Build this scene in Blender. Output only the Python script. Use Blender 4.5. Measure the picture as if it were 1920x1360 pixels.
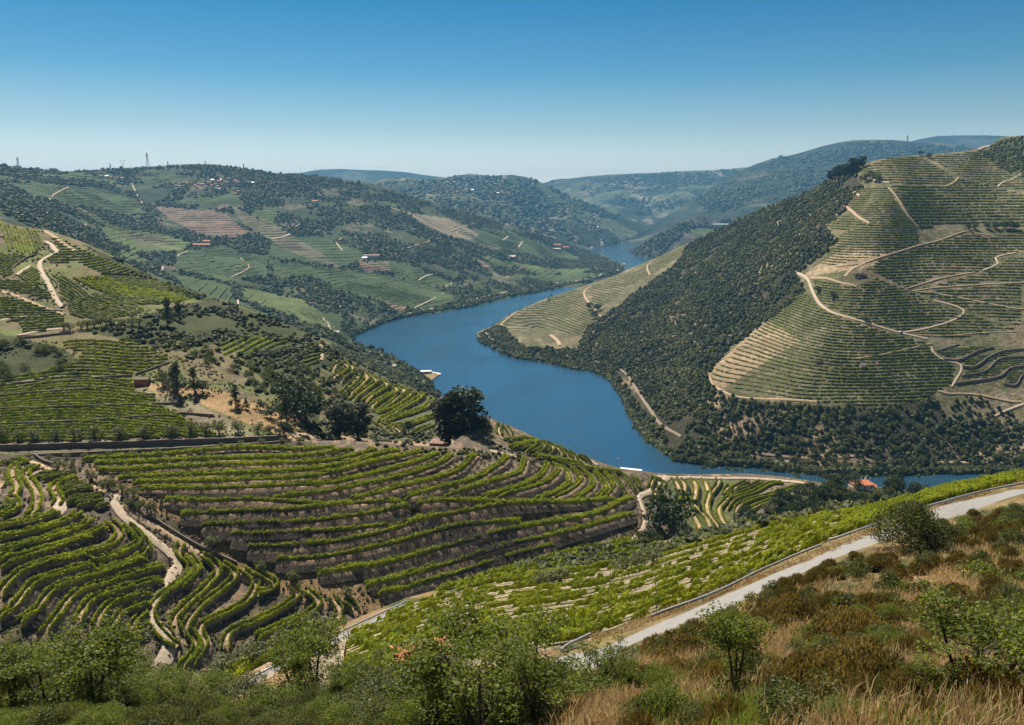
import bpy, math, random, time
import numpy as np
T0 = time.time()
rng = np.random.default_rng(7)
random.seed(7)
scene = bpy.context.scene
for o in list(bpy.data.objects):
    bpy.data.objects.remove(o, do_unlink=True)
COL = scene.collection

# ------------------------------------------------------------------ camera
W, HT, F = 1920.0, 1360.0, 1500.0
HC = 250.0                                   # height of the viewpoint above the river
PITCH = math.atan(295.0 / F)
cam_d = bpy.data.cameras.new("camera")
cam_d.sensor_width = 36.0
cam_d.lens = 36.0 * F / W
cam_d.clip_start = 0.5
cam_d.clip_end = 60000.0
cam = bpy.data.objects.new("camera", cam_d)
cam.location = (0, 0, HC)
cam.rotation_euler = (math.pi / 2 - PITCH, 0, 0)
COL.objects.link(cam)
scene.camera = cam

# ------------------------------------------------------------------ sky, sun, exposure
SUN_EL, SUN_AZ = math.radians(57), math.radians(-28)   # azimuth from +Y towards +X
world = bpy.data.worlds.new("World")
scene.world = world
world.use_nodes = True
nt = world.node_tree
bg = nt.nodes["Background"]
sky = nt.nodes.new("ShaderNodeTexSky")
sky.sky_type = 'NISHITA'
sky.sun_disc = False
sky.sun_elevation = SUN_EL
sky.sun_rotation = SUN_AZ
sky.altitude = 400
sky.air_density = 1.0
sky.dust_density = 0.2
sky.ozone_density = 3.0
pre = nt.nodes.new("ShaderNodeVectorMath"); pre.operation = 'SCALE'; pre.inputs['Scale'].default_value = .1
gam = nt.nodes.new("ShaderNodeGamma"); gam.inputs['Gamma'].default_value = 1.3
hsv = nt.nodes.new("ShaderNodeHueSaturation")
hsv.inputs['Saturation'].default_value = 1.0
hsv.inputs['Value'].default_value = 18.0
nt.links.new(sky.outputs[0], pre.inputs[0])
nt.links.new(pre.outputs[0], gam.inputs['Color'])
nt.links.new(gam.outputs[0], hsv.inputs['Color'])
tcw = nt.nodes.new("ShaderNodeTexCoord"); sx_ = nt.nodes.new("ShaderNodeSeparateXYZ"); nt.links.new(tcw.outputs['Generated'], sx_.inputs[0])
rmp = nt.nodes.new("ShaderNodeValToRGB"); nt.links.new(sx_.outputs['Z'], rmp.inputs['Fac'])
RAMP = [(0.0, (3.9, 2.5, 1.95)), (.045, (2.7, 1.9, 1.45)), (.09, (1.5, 1.28, 1.02)), (.15, (.52, .92, .92)), (.224, (.12, .70, .85)), (.32, (.12, .45, .62)), (.5, (.15, .20, .25)), (1.0, (.14, .18, .22))]
while len(rmp.color_ramp.elements) < len(RAMP): rmp.color_ramp.elements.new(.5)
for e_, (p_, c_) in zip(rmp.color_ramp.elements, RAMP): e_.position = p_; e_.color = [q / 4 for q in c_] + [1]
mul = nt.nodes.new("ShaderNodeVectorMath"); mul.operation = 'MULTIPLY'; nt.links.new(hsv.outputs[0], mul.inputs[0]); nt.links.new(rmp.outputs[0], mul.inputs[1])
nt.links.new(mul.outputs[0], bg.inputs[0])
bg.inputs[1].default_value = 0.10          # the grade above is stored at half strength

sun_d = bpy.data.lights.new("sun", 'SUN')
sun_d.energy = 5.0
sun_d.angle = math.radians(0.5)
sun_d.color = (1.0, 0.94, 0.84)
sun = bpy.data.objects.new("sun", sun_d)
sdir = (math.sin(SUN_AZ) * math.cos(SUN_EL), math.cos(SUN_AZ) * math.cos(SUN_EL), math.sin(SUN_EL))
from mathutils import Vector
sun.rotation_euler = Vector(sdir).to_track_quat('Z', 'Y').to_euler()
sun.location = (0, 0, 600)
COL.objects.link(sun)
scene.view_settings.view_transform = 'Standard'
scene.view_settings.look = 'None'
scene.view_settings.gamma = 1
scene.view_settings.exposure = 0.95
scene.cycles.use_denoising = True
scene.cycles.max_bounces = 6
scene.cycles.diffuse_bounces = 2
scene.cycles.glossy_bounces = 2
scene.cycles.transmission_bounces = 3
scene.cycles.volume_bounces = 0
scene.cycles.transparent_max_bounces = 4
scene.cycles.use_adaptive_sampling = True
scene.cycles.adaptive_threshold = 0.02

# ------------------------------------------------------------------ projection helpers
SP, CP = math.sin(PITCH), math.cos(PITCH)
def ray(px, py):
    u = (np.asarray(px, float) - 960) / F
    v = (680 - np.asarray(py, float)) / F
    return u, v * SP + CP, v * CP - SP
def unproj(px, py, Y):
    a, b, c = ray(px, py)
    k = Y / b
    return np.stack([a * k, b * k, HC + c * k], -1)
def Yz(px, py, z):
    a, b, c = ray(px, py)
    return (z - HC) / c * b
def proj(P):
    P = np.asarray(P, float)
    d = P[..., 2] - HC
    depth = P[..., 1] * CP - d * SP
    up = P[..., 1] * SP + d * CP
    return 960 + F * P[..., 0] / depth, 680 - F * up / depth

# ------------------------------------------------------------------ mesh helpers
def link(o, parent=None):
    COL.objects.link(o)
    if parent is not None:
        o.parent = parent
    return o
def tag(o, label=None, cat=None, group=None, kind=None):
    if label: o['label'] = label
    if cat: o['category'] = cat
    if group: o['group'] = group
    if kind: o['kind'] = kind
    return o
def make_mesh(name, V, faces, mats, col=None, fmat=None, smooth=False):
    """V (n,3); faces: (m,k) array or list of such arrays; col: (n,3|4) point colours"""
    if not isinstance(faces, list): faces = [faces]
    faces = [np.asarray(f, np.int32) for f in faces if len(f)]
    me = bpy.data.meshes.new(name)
    V = np.ascontiguousarray(V, np.float32)
    me.vertices.add(len(V)); me.vertices.foreach_set('co', V.ravel())
    nl = sum(f.size for f in faces); nf = sum(len(f) for f in faces)
    me.loops.add(nl); me.loops.foreach_set('vertex_index', np.concatenate([f.ravel() for f in faces]))
    me.polygons.add(nf)
    tot = np.concatenate([np.full(len(f), f.shape[1], np.int32) for f in faces])
    st = np.concatenate([[0], np.cumsum(tot)[:-1]]).astype(np.int32)
    me.polygons.foreach_set('loop_start', st)
    if fmat is not None: me.polygons.foreach_set('material_index', np.asarray(fmat, np.int32))
    me.polygons.foreach_set('use_smooth', np.full(nf, bool(smooth)))
    if not isinstance(mats, (list, tuple)): mats = [mats]
    for m in mats: me.materials.append(m)
    if col is not None:
        col = np.asarray(col, np.float32)
        if col.shape[1] == 3: col = np.concatenate([col, np.ones((len(col), 1), np.float32)], 1)
        a = me.color_attributes.new('tint', 'FLOAT_COLOR', 'POINT')
        a.data.foreach_set('color', np.ascontiguousarray(col).ravel())
    me.update(calc_edges=True)
    return me
def mesh_obj(name, V, faces, mats, parent=None, **kw):
    return link(bpy.data.objects.new(name, make_mesh(name, V, faces, mats, **kw)), parent)
def empty(name, loc, rz=0.0):
    o = bpy.data.objects.new(name, None)
    o.location = loc; o.rotation_euler = (0, 0, rz); o.empty_display_size = 1
    return link(o)
def grid_faces(nr, nc, closed=False):
    r = np.arange(nr - 1)[:, None]; c = np.arange(nc if closed else nc - 1)[None, :]
    c2 = (c + 1) % nc
    return np.stack([r * nc + c, r * nc + c2, (r + 1) * nc + c2, (r + 1) * nc + c], -1).reshape(-1, 4)
class Acc:
    """collects boxes, prisms, tubes into one mesh"""
    def __init__(s): s.V = []; s.F3 = []; s.F4 = []; s.n = 0
    def add(s, V, F):
        V = np.asarray(V, float).reshape(-1, 3); F = np.asarray(F, int) + s.n
        s.V.append(V); (s.F4 if F.shape[1] == 4 else s.F3).append(F); s.n += len(V); return s
    def box(s, c, size, rz=0.0, taper=1.0):
        x, y, z = np.array(size) / 2
        V = np.array([[-x, -y, -z], [x, -y, -z], [x, y, -z], [-x, y, -z], [-x * taper, -y * taper, z], [x * taper, -y * taper, z], [x * taper, y * taper, z], [-x * taper, y * taper, z]])
        ca, sa = math.cos(rz), math.sin(rz)
        V = V @ np.array([[ca, sa, 0], [-sa, ca, 0], [0, 0, 1]]) + np.array(c)
        return s.add(V, [[0, 3, 2, 1], [4, 5, 6, 7], [0, 1, 5, 4], [1, 2, 6, 5], [2, 3, 7, 6], [3, 0, 4, 7]])
    def tube(s, pts, rad, n=6):
        pts = np.asarray(pts, float); rad = np.broadcast_to(np.asarray(rad, float), (len(pts),))
        t = np.gradient(pts, axis=0); t /= np.linalg.norm(t, axis=1, keepdims=True) + 1e-9
        up = np.tile([0.0, 0.0, 1.0], (len(pts), 1)); up[np.abs(t[:, 2]) > .9] = [1, 0, 0]
        a = np.cross(t, up); a /= np.linalg.norm(a, axis=1, keepdims=True); b = np.cross(a, t)
        th = np.arange(n) / n * 2 * np.pi
        V = pts[:, None] + rad[:, None, None] * (a[:, None] * np.cos(th)[None, :, None] + b[:, None] * np.sin(th)[None, :, None])
        s.add(V, grid_faces(len(pts), n, True)); return s
    def obj(s, name, mat, parent=None, smooth=False):
        return mesh_obj(name, np.concatenate(s.V), ([np.concatenate(s.F4)] if s.F4 else []) + ([np.concatenate(s.F3)] if s.F3 else []), mat, parent, smooth=smooth)
    def mesh(s, name, mat, smooth=False):
        return make_mesh(name, np.concatenate(s.V), ([np.concatenate(s.F4)] if s.F4 else []) + ([np.concatenate(s.F3)] if s.F3 else []), mat, smooth=smooth)

# smooth value noise (numpy), any 2-D coords
_perm = rng.random((256, 256))
def vnoise(x, y, s):
    x = np.asarray(x) / s; y = np.asarray(y) / s
    xi = np.floor(x).astype(int); yi = np.floor(y).astype(int)
    fx = x - xi; fy = y - yi
    fx = fx * fx * (3 - 2 * fx); fy = fy * fy * (3 - 2 * fy)
    g = lambda i, j: _perm[i & 255, j & 255]
    return (g(xi, yi) * (1 - fx) + g(xi + 1, yi) * fx) * (1 - fy) + (g(xi, yi + 1) * (1 - fx) + g(xi + 1, yi + 1) * fx) * fy
def fbm(x, y, s, o=4):
    r = 0; a = .5
    for k in range(o):
        r = r + a * vnoise(np.asarray(x) + 37.1 * k, np.asarray(y) + 11.7 * k, s); s *= .5; a *= .5
    return r / (1 - .5 ** o)
def inpoly(px, py, poly):
    px = np.asarray(px, float); py = np.asarray(py, float)
    r = np.zeros(px.shape, bool); n = len(poly)
    for i in range(n):
        x1, y1 = poly[i]; x2, y2 = poly[(i + 1) % n]
        if y1 == y2: continue
        c = ((y1 > py) != (y2 > py)) & (px < (x2 - x1) * (py - y1) / (y2 - y1) + x1)
        r ^= c
    return r
def dens(pts, step):
    """resample an image-space or world polyline at ~step spacing (Catmull-Rom smoothed)"""
    p = np.asarray(pts, float)
    if len(p) == 1: return p
    if len(p) > 2:
        q = np.concatenate([[2 * p[0] - p[1]], p, [2 * p[-1] - p[-2]]]); out = []
        for i in range(1, len(q) - 2):
            t = np.linspace(0, 1, 9)[:-1, None]
            a, b, c, d = q[i - 1], q[i], q[i + 1], q[i + 2]
            out.append(.5 * ((2 * b) + (-a + c) * t + (2 * a - 5 * b + 4 * c - d) * t ** 2 + (-a + 3 * b - 3 * c + d) * t ** 3))
        p = np.concatenate(out + [p[-1:]])
    L = np.concatenate([[0], np.cumsum(np.linalg.norm(np.diff(p, axis=0), axis=1))])
    n = max(2, int(L[-1] / step) + 1); s = np.linspace(0, L[-1], n)
    return np.stack([np.interp(s, L, p[:, k]) for k in range(p.shape[1])], 1)

# ------------------------------------------------------------------ materials
MATS = {}
def nodes_of(name):
    m = bpy.data.materials.new(name); m.use_nodes = True; n = m.node_tree; n.nodes.clear()
    out = n.nodes.new("ShaderNodeOutputMaterial"); return m, n, out
def N(n, t, **kw):
    x = n.nodes.new(t)
    for k, v in kw.items(): setattr(x, k, v)
    return x
def mat_plain(name, c, rough=.8, metal=0., noise=.25, scale=2.0, bump=0.0, spec=.3):
    """procedural: base colour broken up by two noises, optional bump"""
    m, n, out = nodes_of(name)
    b = N(n, "ShaderNodeBsdfPrincipled"); b.inputs['Roughness'].default_value = rough; b.inputs['Metallic'].default_value = metal
    b.inputs['Specular IOR Level'].default_value = spec
    tc = N(n, "ShaderNodeTexCoord"); nz = N(n, "ShaderNodeTexNoise"); nz.inputs['Scale'].default_value = scale; nz.inputs['Detail'].default_value = 8
    n.links.new(tc.outputs['Object'], nz.inputs['Vector'])
    r = N(n, "ShaderNodeValToRGB"); e = r.color_ramp.elements
    e[0].position = .3; e[1].position = .72
    e[0].color = [max(0, x * (1 - noise)) for x in c] + [1]; e[1].color = [min(1, x * (1 + noise)) for x in c] + [1]
    n.links.new(nz.outputs['Fac'], r.inputs['Fac']); n.links.new(r.outputs[0], b.inputs['Base Color'])
    if bump:
        bp = N(n, "ShaderNodeBump"); bp.inputs['Strength'].default_value = bump; bp.inputs['Distance'].default_value = .1
        n.links.new(nz.outputs['Fac'], bp.inputs['Height']); n.links.new(bp.outputs[0], b.inputs['Normal'])
    n.links.new(b.outputs[0], out.inputs[0]); MATS[name] = m; return m
def mat_ground(name, s1, s2, bump=1.0, bdist=1.0, vor=0.0):
    """ground whose colour comes from the 'tint' attribute (what grows or lies there), broken up by noise in world space"""
    m, n, out = nodes_of(name)
    b = N(n, "ShaderNodeBsdfPrincipled"); b.inputs['Roughness'].default_value = .95; b.inputs['Specular IOR Level'].default_value = .1
    at = N(n, "ShaderNodeAttribute", attribute_name='tint')
    geo = N(n, "ShaderNodeNewGeometry")
    n1 = N(n, "ShaderNodeTexNoise"); n1.inputs['Scale'].default_value = s1; n1.inputs['Detail'].default_value = 10; n1.inputs['Roughness'].default_value = .65
    n2 = N(n, "ShaderNodeTexNoise"); n2.inputs['Scale'].default_value = s2; n2.inputs['Detail'].default_value = 6; n2.inputs['Roughness'].default_value = .7
    for q in (n1, n2): n.links.new(geo.outputs['Position'], q.inputs['Vector'])
    m1 = N(n, "ShaderNodeMapRange"); m1.inputs[1].default_value = .3; m1.inputs[2].default_value = .7; m1.inputs[3].default_value = .62; m1.inputs[4].default_value = 1.38
    m2 = N(n, "ShaderNodeMapRange"); m2.inputs[1].default_value = .3; m2.inputs[2].default_value = .7; m2.inputs[3].default_value = .5; m2.inputs[4].default_value = 1.5
    n.links.new(n1.outputs['Fac'], m1.inputs[0]); n.links.new(n2.outputs['Fac'], m2.inputs[0])
    mu = N(n, "ShaderNodeMath", operation='MULTIPLY'); n.links.new(m1.outputs[0], mu.inputs[0]); n.links.new(m2.outputs[0], mu.inputs[1])
    vm = N(n, "ShaderNodeVectorMath", operation='SCALE'); n.links.new(at.outputs['Color'], vm.inputs[0]); n.links.new(mu.outputs[0], vm.inputs['Scale'])
    n.links.new(vm.outputs[0], b.inputs['Base Color'])
    bp = N(n, "ShaderNodeBump"); bp.inputs['Strength'].default_value = bump; bp.inputs['Distance'].default_value = bdist
    n.links.new(n2.outputs['Fac'], bp.inputs['Height']); n.links.new(bp.outputs[0], b.inputs['Normal'])
    n.links.new(b.outputs[0], out.inputs[0]); MATS[name] = m; return m
def mat_leaf(name, c1, c2, trans=.35, rough=.6, tscale=(1.5, 1.5, .6)):
    """foliage: hue runs between c1 and c2 by a per-leaf 'tint' value; lets light through"""
    m, n, out = nodes_of(name)
    at = N(n, "ShaderNodeAttribute", attribute_name='tint')
    sp = N(n, "ShaderNodeSeparateColor"); n.links.new(at.outputs['Color'], sp.inputs[0])
    mx = N(n, "ShaderNodeMix", data_type='RGBA'); mx.inputs[6].default_value = (*c1, 1); mx.inputs[7].default_value = (*c2, 1)
    n.links.new(sp.outputs[0], mx.inputs[0])
    b = N(n, "ShaderNodeBsdfPrincipled"); b.inputs['Roughness'].default_value = rough; b.inputs['Specular IOR Level'].default_value = .25
    n.links.new(mx.outputs[2], b.inputs['Base Color'])
    t = N(n, "ShaderNodeBsdfTranslucent")
    vm = N(n, "ShaderNodeVectorMath", operation='MULTIPLY'); vm.inputs[1].default_value = tscale
    n.links.new(mx.outputs[2], vm.inputs[0]); n.links.new(vm.outputs[0], t.inputs[0])
    ms = N(n, "ShaderNodeMixShader"); ms.inputs[0].default_value = trans
    n.links.new(b.outputs[0], ms.inputs[1]); n.links.new(t.outputs[0], ms.inputs[2]); n.links.new(ms.outputs[0], out.inputs[0])
    MATS[name] = m; return m

G_NEAR = mat_ground('near_earth', .25, 3.0, 1.0, .25)
G_MID = mat_ground('terraced_earth', .06, 1.1, 1.0, .8)
G_FAR = mat_ground('hillside_earth', .012, .16, 1.0, 3.0)
G_DIST = mat_ground('distant_earth', .0035, .02, 1.0, 22.0)
TRACK = mat_plain('dusty_track', (.42, .33, .24), .95, noise=.22, scale=.8, bump=.4)
PATH = mat_plain('terrace_path', (.38, .27, .17), .95, noise=.25, scale=.6, bump=.4)
ASPH = mat_plain('worn_asphalt', (.21, .20, .185), .9, noise=.12, scale=1.2, bump=.2)
RAILB = mat_plain('railway_ballast', (.23, .165, .12), .95, noise=.3, scale=.6, bump=.4)
STONE = mat_plain('schist_stone', (.16, .125, .10), .95, noise=.5, scale=2.5, bump=.8)
VINE = mat_leaf('vine_leaf', (.08, .115, .01), (.34, .36, .03), .55)
VINE_FAR = mat_leaf('far_vine_leaf', (.09, .115, .02), (.22, .24, .05), .4)
OLIVE = mat_leaf('olive_leaf', (.075, .085, .04), (.18, .19, .09), .25)
PINE = mat_leaf('pine_needle', (.018, .032, .012), (.05, .07, .02), .2)
OAK = mat_leaf('woodland_leaf', (.03, .042, .013), (.135, .14, .04), .3)
BRIGHT = mat_leaf('bright_leaf', (.065, .09, .015), (.17, .195, .04), .45)
EUC = mat_leaf('eucalyptus_leaf', (.016, .026, .012), (.05, .06, .022), .15)
HEATH = mat_leaf('heather_leaf', (.05, .046, .016), (.21, .14, .05), .35)
GRASSM = mat_leaf('dry_grass_blade', (.30, .20, .09), (.52, .40, .22), .35, tscale=(1.1, 1, .8))
GREENG = mat_leaf('green_grass_blade', (.07, .11, .02), (.20, .22, .06), .4)
BARK = mat_plain('bark', (.08, .06, .045), .95, noise=.4, scale=6, bump=.8)
# ------------------------------------------------------------------ land: each hillside is a surface fitted through surveyed points
def tps_fit(X, y, lam):
    n = len(X); d = np.linalg.norm(X[:, None] - X[None], axis=-1)
    K = np.where(d > 0, d ** 2 * np.log(d + 1e-12), 0) + lam * np.eye(n)
    P = np.concatenate([np.ones((n, 1)), X], 1)
    A = np.block([[K, P], [P.T, np.zeros((3, 3))]])
    return np.linalg.solve(A, np.concatenate([y, np.zeros(3)]))
def tps_eval(w, X, q):
    out = np.empty(len(q))
    for i in range(0, len(q), 40000):
        d = np.linalg.norm(q[i:i + 40000, None] - X[None], axis=-1)
        K = np.where(d > 0, d ** 2 * np.log(d + 1e-12), 0)
        out[i:i + 40000] = K @ w[:-3] + w[-3] + q[i:i + 40000] @ w[-2:]
    return out
SC = 300.0
LAYERS = {}
class Layer:
    def __init__(s, name, ctrl, top, bottom, lam=1e-4, mode='Y', lines=(), rstep=4):
        """ctrl: (px,py,kind,val), kind 'Y' depth, 'z' height (0 = shore); lines: polylines that must stay level"""
        s.name = name; s.top = np.array(top, float); s.bot = np.array(bottom, float)
        X = np.array([[c[0], c[1]] for c in ctrl], float) / SC
        s.x0, s.x1 = s.top[0, 0], s.top[-1, 0]
        s.y0 = s.top[:, 1].min() - 12; s.y1 = s.bot[:, 1].max() + 12
        s.st = rstep
        gx = np.arange(s.x0 - 12, s.x1 + 12 + s.st, s.st); gy = np.arange(s.y0, s.y1 + s.st, s.st)
        GX, GY = np.meshgrid(gx, gy); q = np.stack([GX.ravel(), GY.ravel()], 1) / SC
        s.gx, s.gy = gx, gy
        if mode == 'Y':
            v = np.array([math.log(c[3] if c[2] == 'Y' else float(Yz(c[0], c[1], c[3]))) for c in ctrl])
            w = tps_fit(X, v, lam); s.L = tps_eval(w, X, q).reshape(GX.shape)
        else:                                    # fit heights, with level lines
            v = np.array([c[3] if c[2] == 'z' else unproj(c[0], c[1], c[3])[2] for c in ctrl], float)
            cen = [X]; pairs = []
            for ln in lines:
                d = dens(ln, 32) / SC; cen.append(d[::2]); pairs.append(d)
            Cn = np.concatenate(cen); Cn = Cn + rng.normal(0, 1e-4, Cn.shape)
            def basis(q):
                d = np.linalg.norm(q[:, None] - Cn[None], axis=-1)
                return np.concatenate([np.sqrt(d * d + .3), np.ones((len(q), 1)), q], 1)
            A = [basis(X)]; b = [v]
            for d in pairs:
                B = basis(d); A.append(1.1 * (B[1:] - B[:-1])); b.append(np.zeros(len(d) - 1))
                m = B.mean(0); A.append(.4 * (B - m)); b.append(np.zeros(len(d)))
            reg = np.eye(len(Cn) + 3) * .15; reg[-3:] = 0
            A.append(reg); b.append(np.zeros(len(reg)))
            w = np.linalg.lstsq(np.concatenate(A), np.concatenate(b), rcond=None)[0]
            z = np.concatenate([basis(q[i:i + 20000]) @ w for i in range(0, len(q), 20000)])
            z = np.minimum(z, HC - 8)
            s.L = np.log(np.maximum(5, Yz(GX.ravel(), GY.ravel(), z))).reshape(GX.shape)
        LAYERS[name] = s
    def Y(s, px, py):
        fx = np.clip((np.asarray(px, float) - s.gx[0]) / s.st, 0, len(s.gx) - 1.001)
        fy = np.clip((np.asarray(py, float) - s.gy[0]) / s.st, 0, len(s.gy) - 1.001)
        i = fx.astype(int); j = fy.astype(int); a = fx - i; b = fy - j; L = s.L
        return np.exp((L[j, i] * (1 - a) + L[j, i + 1] * a) * (1 - b) + (L[j + 1, i] * (1 - a) + L[j + 1, i + 1] * a) * b)
    def P(s, px, py): return unproj(px, py, s.Y(px, py))
    def topy(s, px): return np.interp(px, s.top[:, 0], s.top[:, 1])
    def boty(s, px): return np.interp(px, s.bot[:, 0], s.bot[:, 1])
    def at_xy(s, px, py, dx, dy, it=3):
        """surface point displaced horizontally by (dx,dy) metres from the surface point seen at px,py"""
        P0 = s.P(px, py); tx = P0[..., 0] + dx; ty = P0[..., 1] + dy
        x = np.array(px, float); y = np.array(py, float); e = 1.5
        for _ in range(it):
            P = s.P(x, y); Px = (s.P(x + e, y) - P) / e; Py = (s.P(x, y + e) - P) / e
            rx = tx - P[..., 0]; ry = ty - P[..., 1]
            det = Px[..., 0] * Py[..., 1] - Px[..., 1] * Py[..., 0]; det = np.where(np.abs(det) < 1e-6, 1e-6, det)
            sx = (rx * Py[..., 1] - ry * Py[..., 0]) / det; sy = (ry * Px[..., 0] - rx * Px[..., 1]) / det
            x = x + np.clip(sx, -25, 25); y = y + np.clip(sy, -25, 25)
        return s.P(x, y)
    def build(s, name, mat, colf, dx=3.0, dy=3.0, drop=.5, back=(1.01, 1.03, 1.08, 1.2), noise=0.0, nscale=10., label=None, lower=None):
        xs = np.arange(s.x0, s.x1 + dx, dx); xs[-1] = s.x1     # land carries on past both edges of the view
        if s.x0 <= 2: xs = np.concatenate([np.arange(s.x0 - 900, s.x0 - 1, 12.0), xs])
        if s.x1 >= 1918: xs = np.concatenate([xs, np.arange(s.x1 + 12, s.x1 + 900, 12.0)])
        ty, by = s.topy(xs), s.boty(xs)
        nr = int((by - ty).max() / dy) + 2
        t = np.linspace(0, 1, nr)[:, None]
        PY = by[None] * (1 - t) + ty[None] * t; PX = np.repeat(xs[None], nr, 0)
        P = s.P(PX, PY)
        C = colf(PX, PY, P)
        if noise:
            edge = np.clip((1 - t) * 8, 0, 1)
            P[..., 2] += noise * edge * (fbm(P[..., 0], P[..., 1], nscale, 4) - .5) * 2
        if lower is not None: P[..., 2] -= lower(PX, PY)
        rows = [P]; cols = [C]; Pt = P[-1]; R = np.hypot(Pt[:, 0], Pt[:, 1])
        for k in back:
            Q = Pt.copy(); Q[:, 0] *= k; Q[:, 1] *= k; Q[:, 2] -= drop * R * (k - 1); rows.append(Q[None]); cols.append(C[-1:])
        Pb = P[0].copy(); Pb[:, 2] -= 25; rows = [Pb[None]] + rows; cols = [C[:1]] + cols
        V = np.concatenate(rows); C = np.concatenate(cols); nr2, nc = V.shape[:2]
        o = mesh_obj(name, V.reshape(-1, 3), grid_faces(nr2, nc), mat, col=C.reshape(-1, 3), smooth=True)
        tag(o, label, kind='structure'); return o
def zone(C, mask, c): C[mask] = c
def R8(*pts): return list(pts)

# ---- terrace lines traced on the land (outer lip or middle of each terrace), per survey sheet (origin, scale)
def sh(ox, oy, sc): return lambda *p: [(ox + x / sc, oy + y / sc) for x, y in p]
z5 = sh(120, 820, 3.692); z6 = sh(560, 820, 4.25); z7 = sh(860, 780, 4.25)
z1 = sh(0, 840, 5.647); z2 = sh(0, 1040, 5.441); z4 = sh(280, 1040, 4.364); z8 = sh(560, 620, 4.8); z9 = sh(1100, 840, 4.8)
BOWL = [
 z5((130,178),(420,165),(700,150),(1000,120),(1300,102))+z6((0,133),(150,123),(300,112)),
 z5((200,207),(540,203),(900,188),(1300,178))+z6((0,190),(200,165),(380,135),(450,125)),
 z5((230,258),(600,250),(900,238),(1300,228))+z6((0,245),(200,235),(400,200),(560,150),(640,122)),
 z5((370,312),(700,305),(1000,300),(1300,293))+z6((0,310),(200,290),(450,235),(700,160),(820,130)),
 z5((470,350),(700,348),(1000,355),(1300,345))+z6((0,375),(300,325),(560,250),(800,195),(1000,140)),
 z5((520,393),(700,400),(1000,410),(1300,405))+z6((0,440),(250,425),(450,380),(760,300),(1000,220),(1140,150)),
 z5((1430,488),(1530,478))+z6((0,535),(200,505),(500,440),(800,370),(1050,285),(1200,210),(1250,155)),
 z6((430,560),(600,520),(860,440),(1100,380),(1300,300),(1400,200),(1440,155)),
 z6((850,550),(1000,500),(1300,420),(1500,345))+z7((250,485),(370,410),(420,345)),
 z6((1150,545),(1300,490),(1500,420))+z7((250,580),(500,500),(540,440),(560,360)),
 z7((200,715),(400,650),(640,550),(720,470),(740,400)),
 z7((300,722),(500,645),(700,580),(800,505),(825,450),(790,400)),
 z7((650,715),(800,655),(900,590),(905,500),(850,420)),
 z7((760,700),(900,640),(980,575),(1005,520),(930,430)),
 z7((960,700),(1080,620),(1100,550),(1050,480),(1000,435)),
 z7((1130,690),(1205,625),(1180,550),(1090,445)),
 z7((1180,690),(1260,600),(1240,540),(1160,450)),
 z7((1370,660),(1310,570),(1250,480)),
 z7((1440,630),(1380,550),(1340,490)),
 z7((1485,610),(1450,550),(1420,500)),
 z5((690,475),(900,498),(1100,507),(1250,505),(1450,515),(1624,525))+z6((150,608),(250,612),(400,602),(600,585),(850,581)),
 z6((940,592),(1100,580),(1300,578))+z7((250,757),(480,757),(700,745),(1000,730),(1270,705)),
 z5((800,585),(850,590),(1200,595),(1500,590))+z6((0,660),(200,635),(300,614)),
 z5((940,665),(1200,680),(1500,680))+z6((0,770),(200,745),(400,710),(700,660),(900,605)),
 z5((1130,740),(1400,752))+z6((0,850),(300,825),(500,800),(740,765)),
 z5((1250,825),(1500,830))+z6((0,945),(300,910),(600,850),(800,800),(1000,730))+z7((0,858),(250,800),(450,762)),
 z5((1450,905),)+z6((0,1045),(300,1010),(700,930),(1000,860),(1200,810))+z7((0,970),(250,945),(520,915)),
 z6((150,1150),(400,1115),(700,1070),(1000,1000))+z7((0,1110),(300,1030),(600,950),(900,880),(1150,820),(1300,740),(1410,685)),
 z6((540,1240),(750,1200),(1000,1140))+z7((0,1240),(300,1150),(700,1040),(1000,950),(1200,890),(1420,825)),
 z6((640,1300),(850,1275),(1050,1215))+z7((0,1330),(300,1240),(600,1150),(800,1090)),
]
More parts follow.
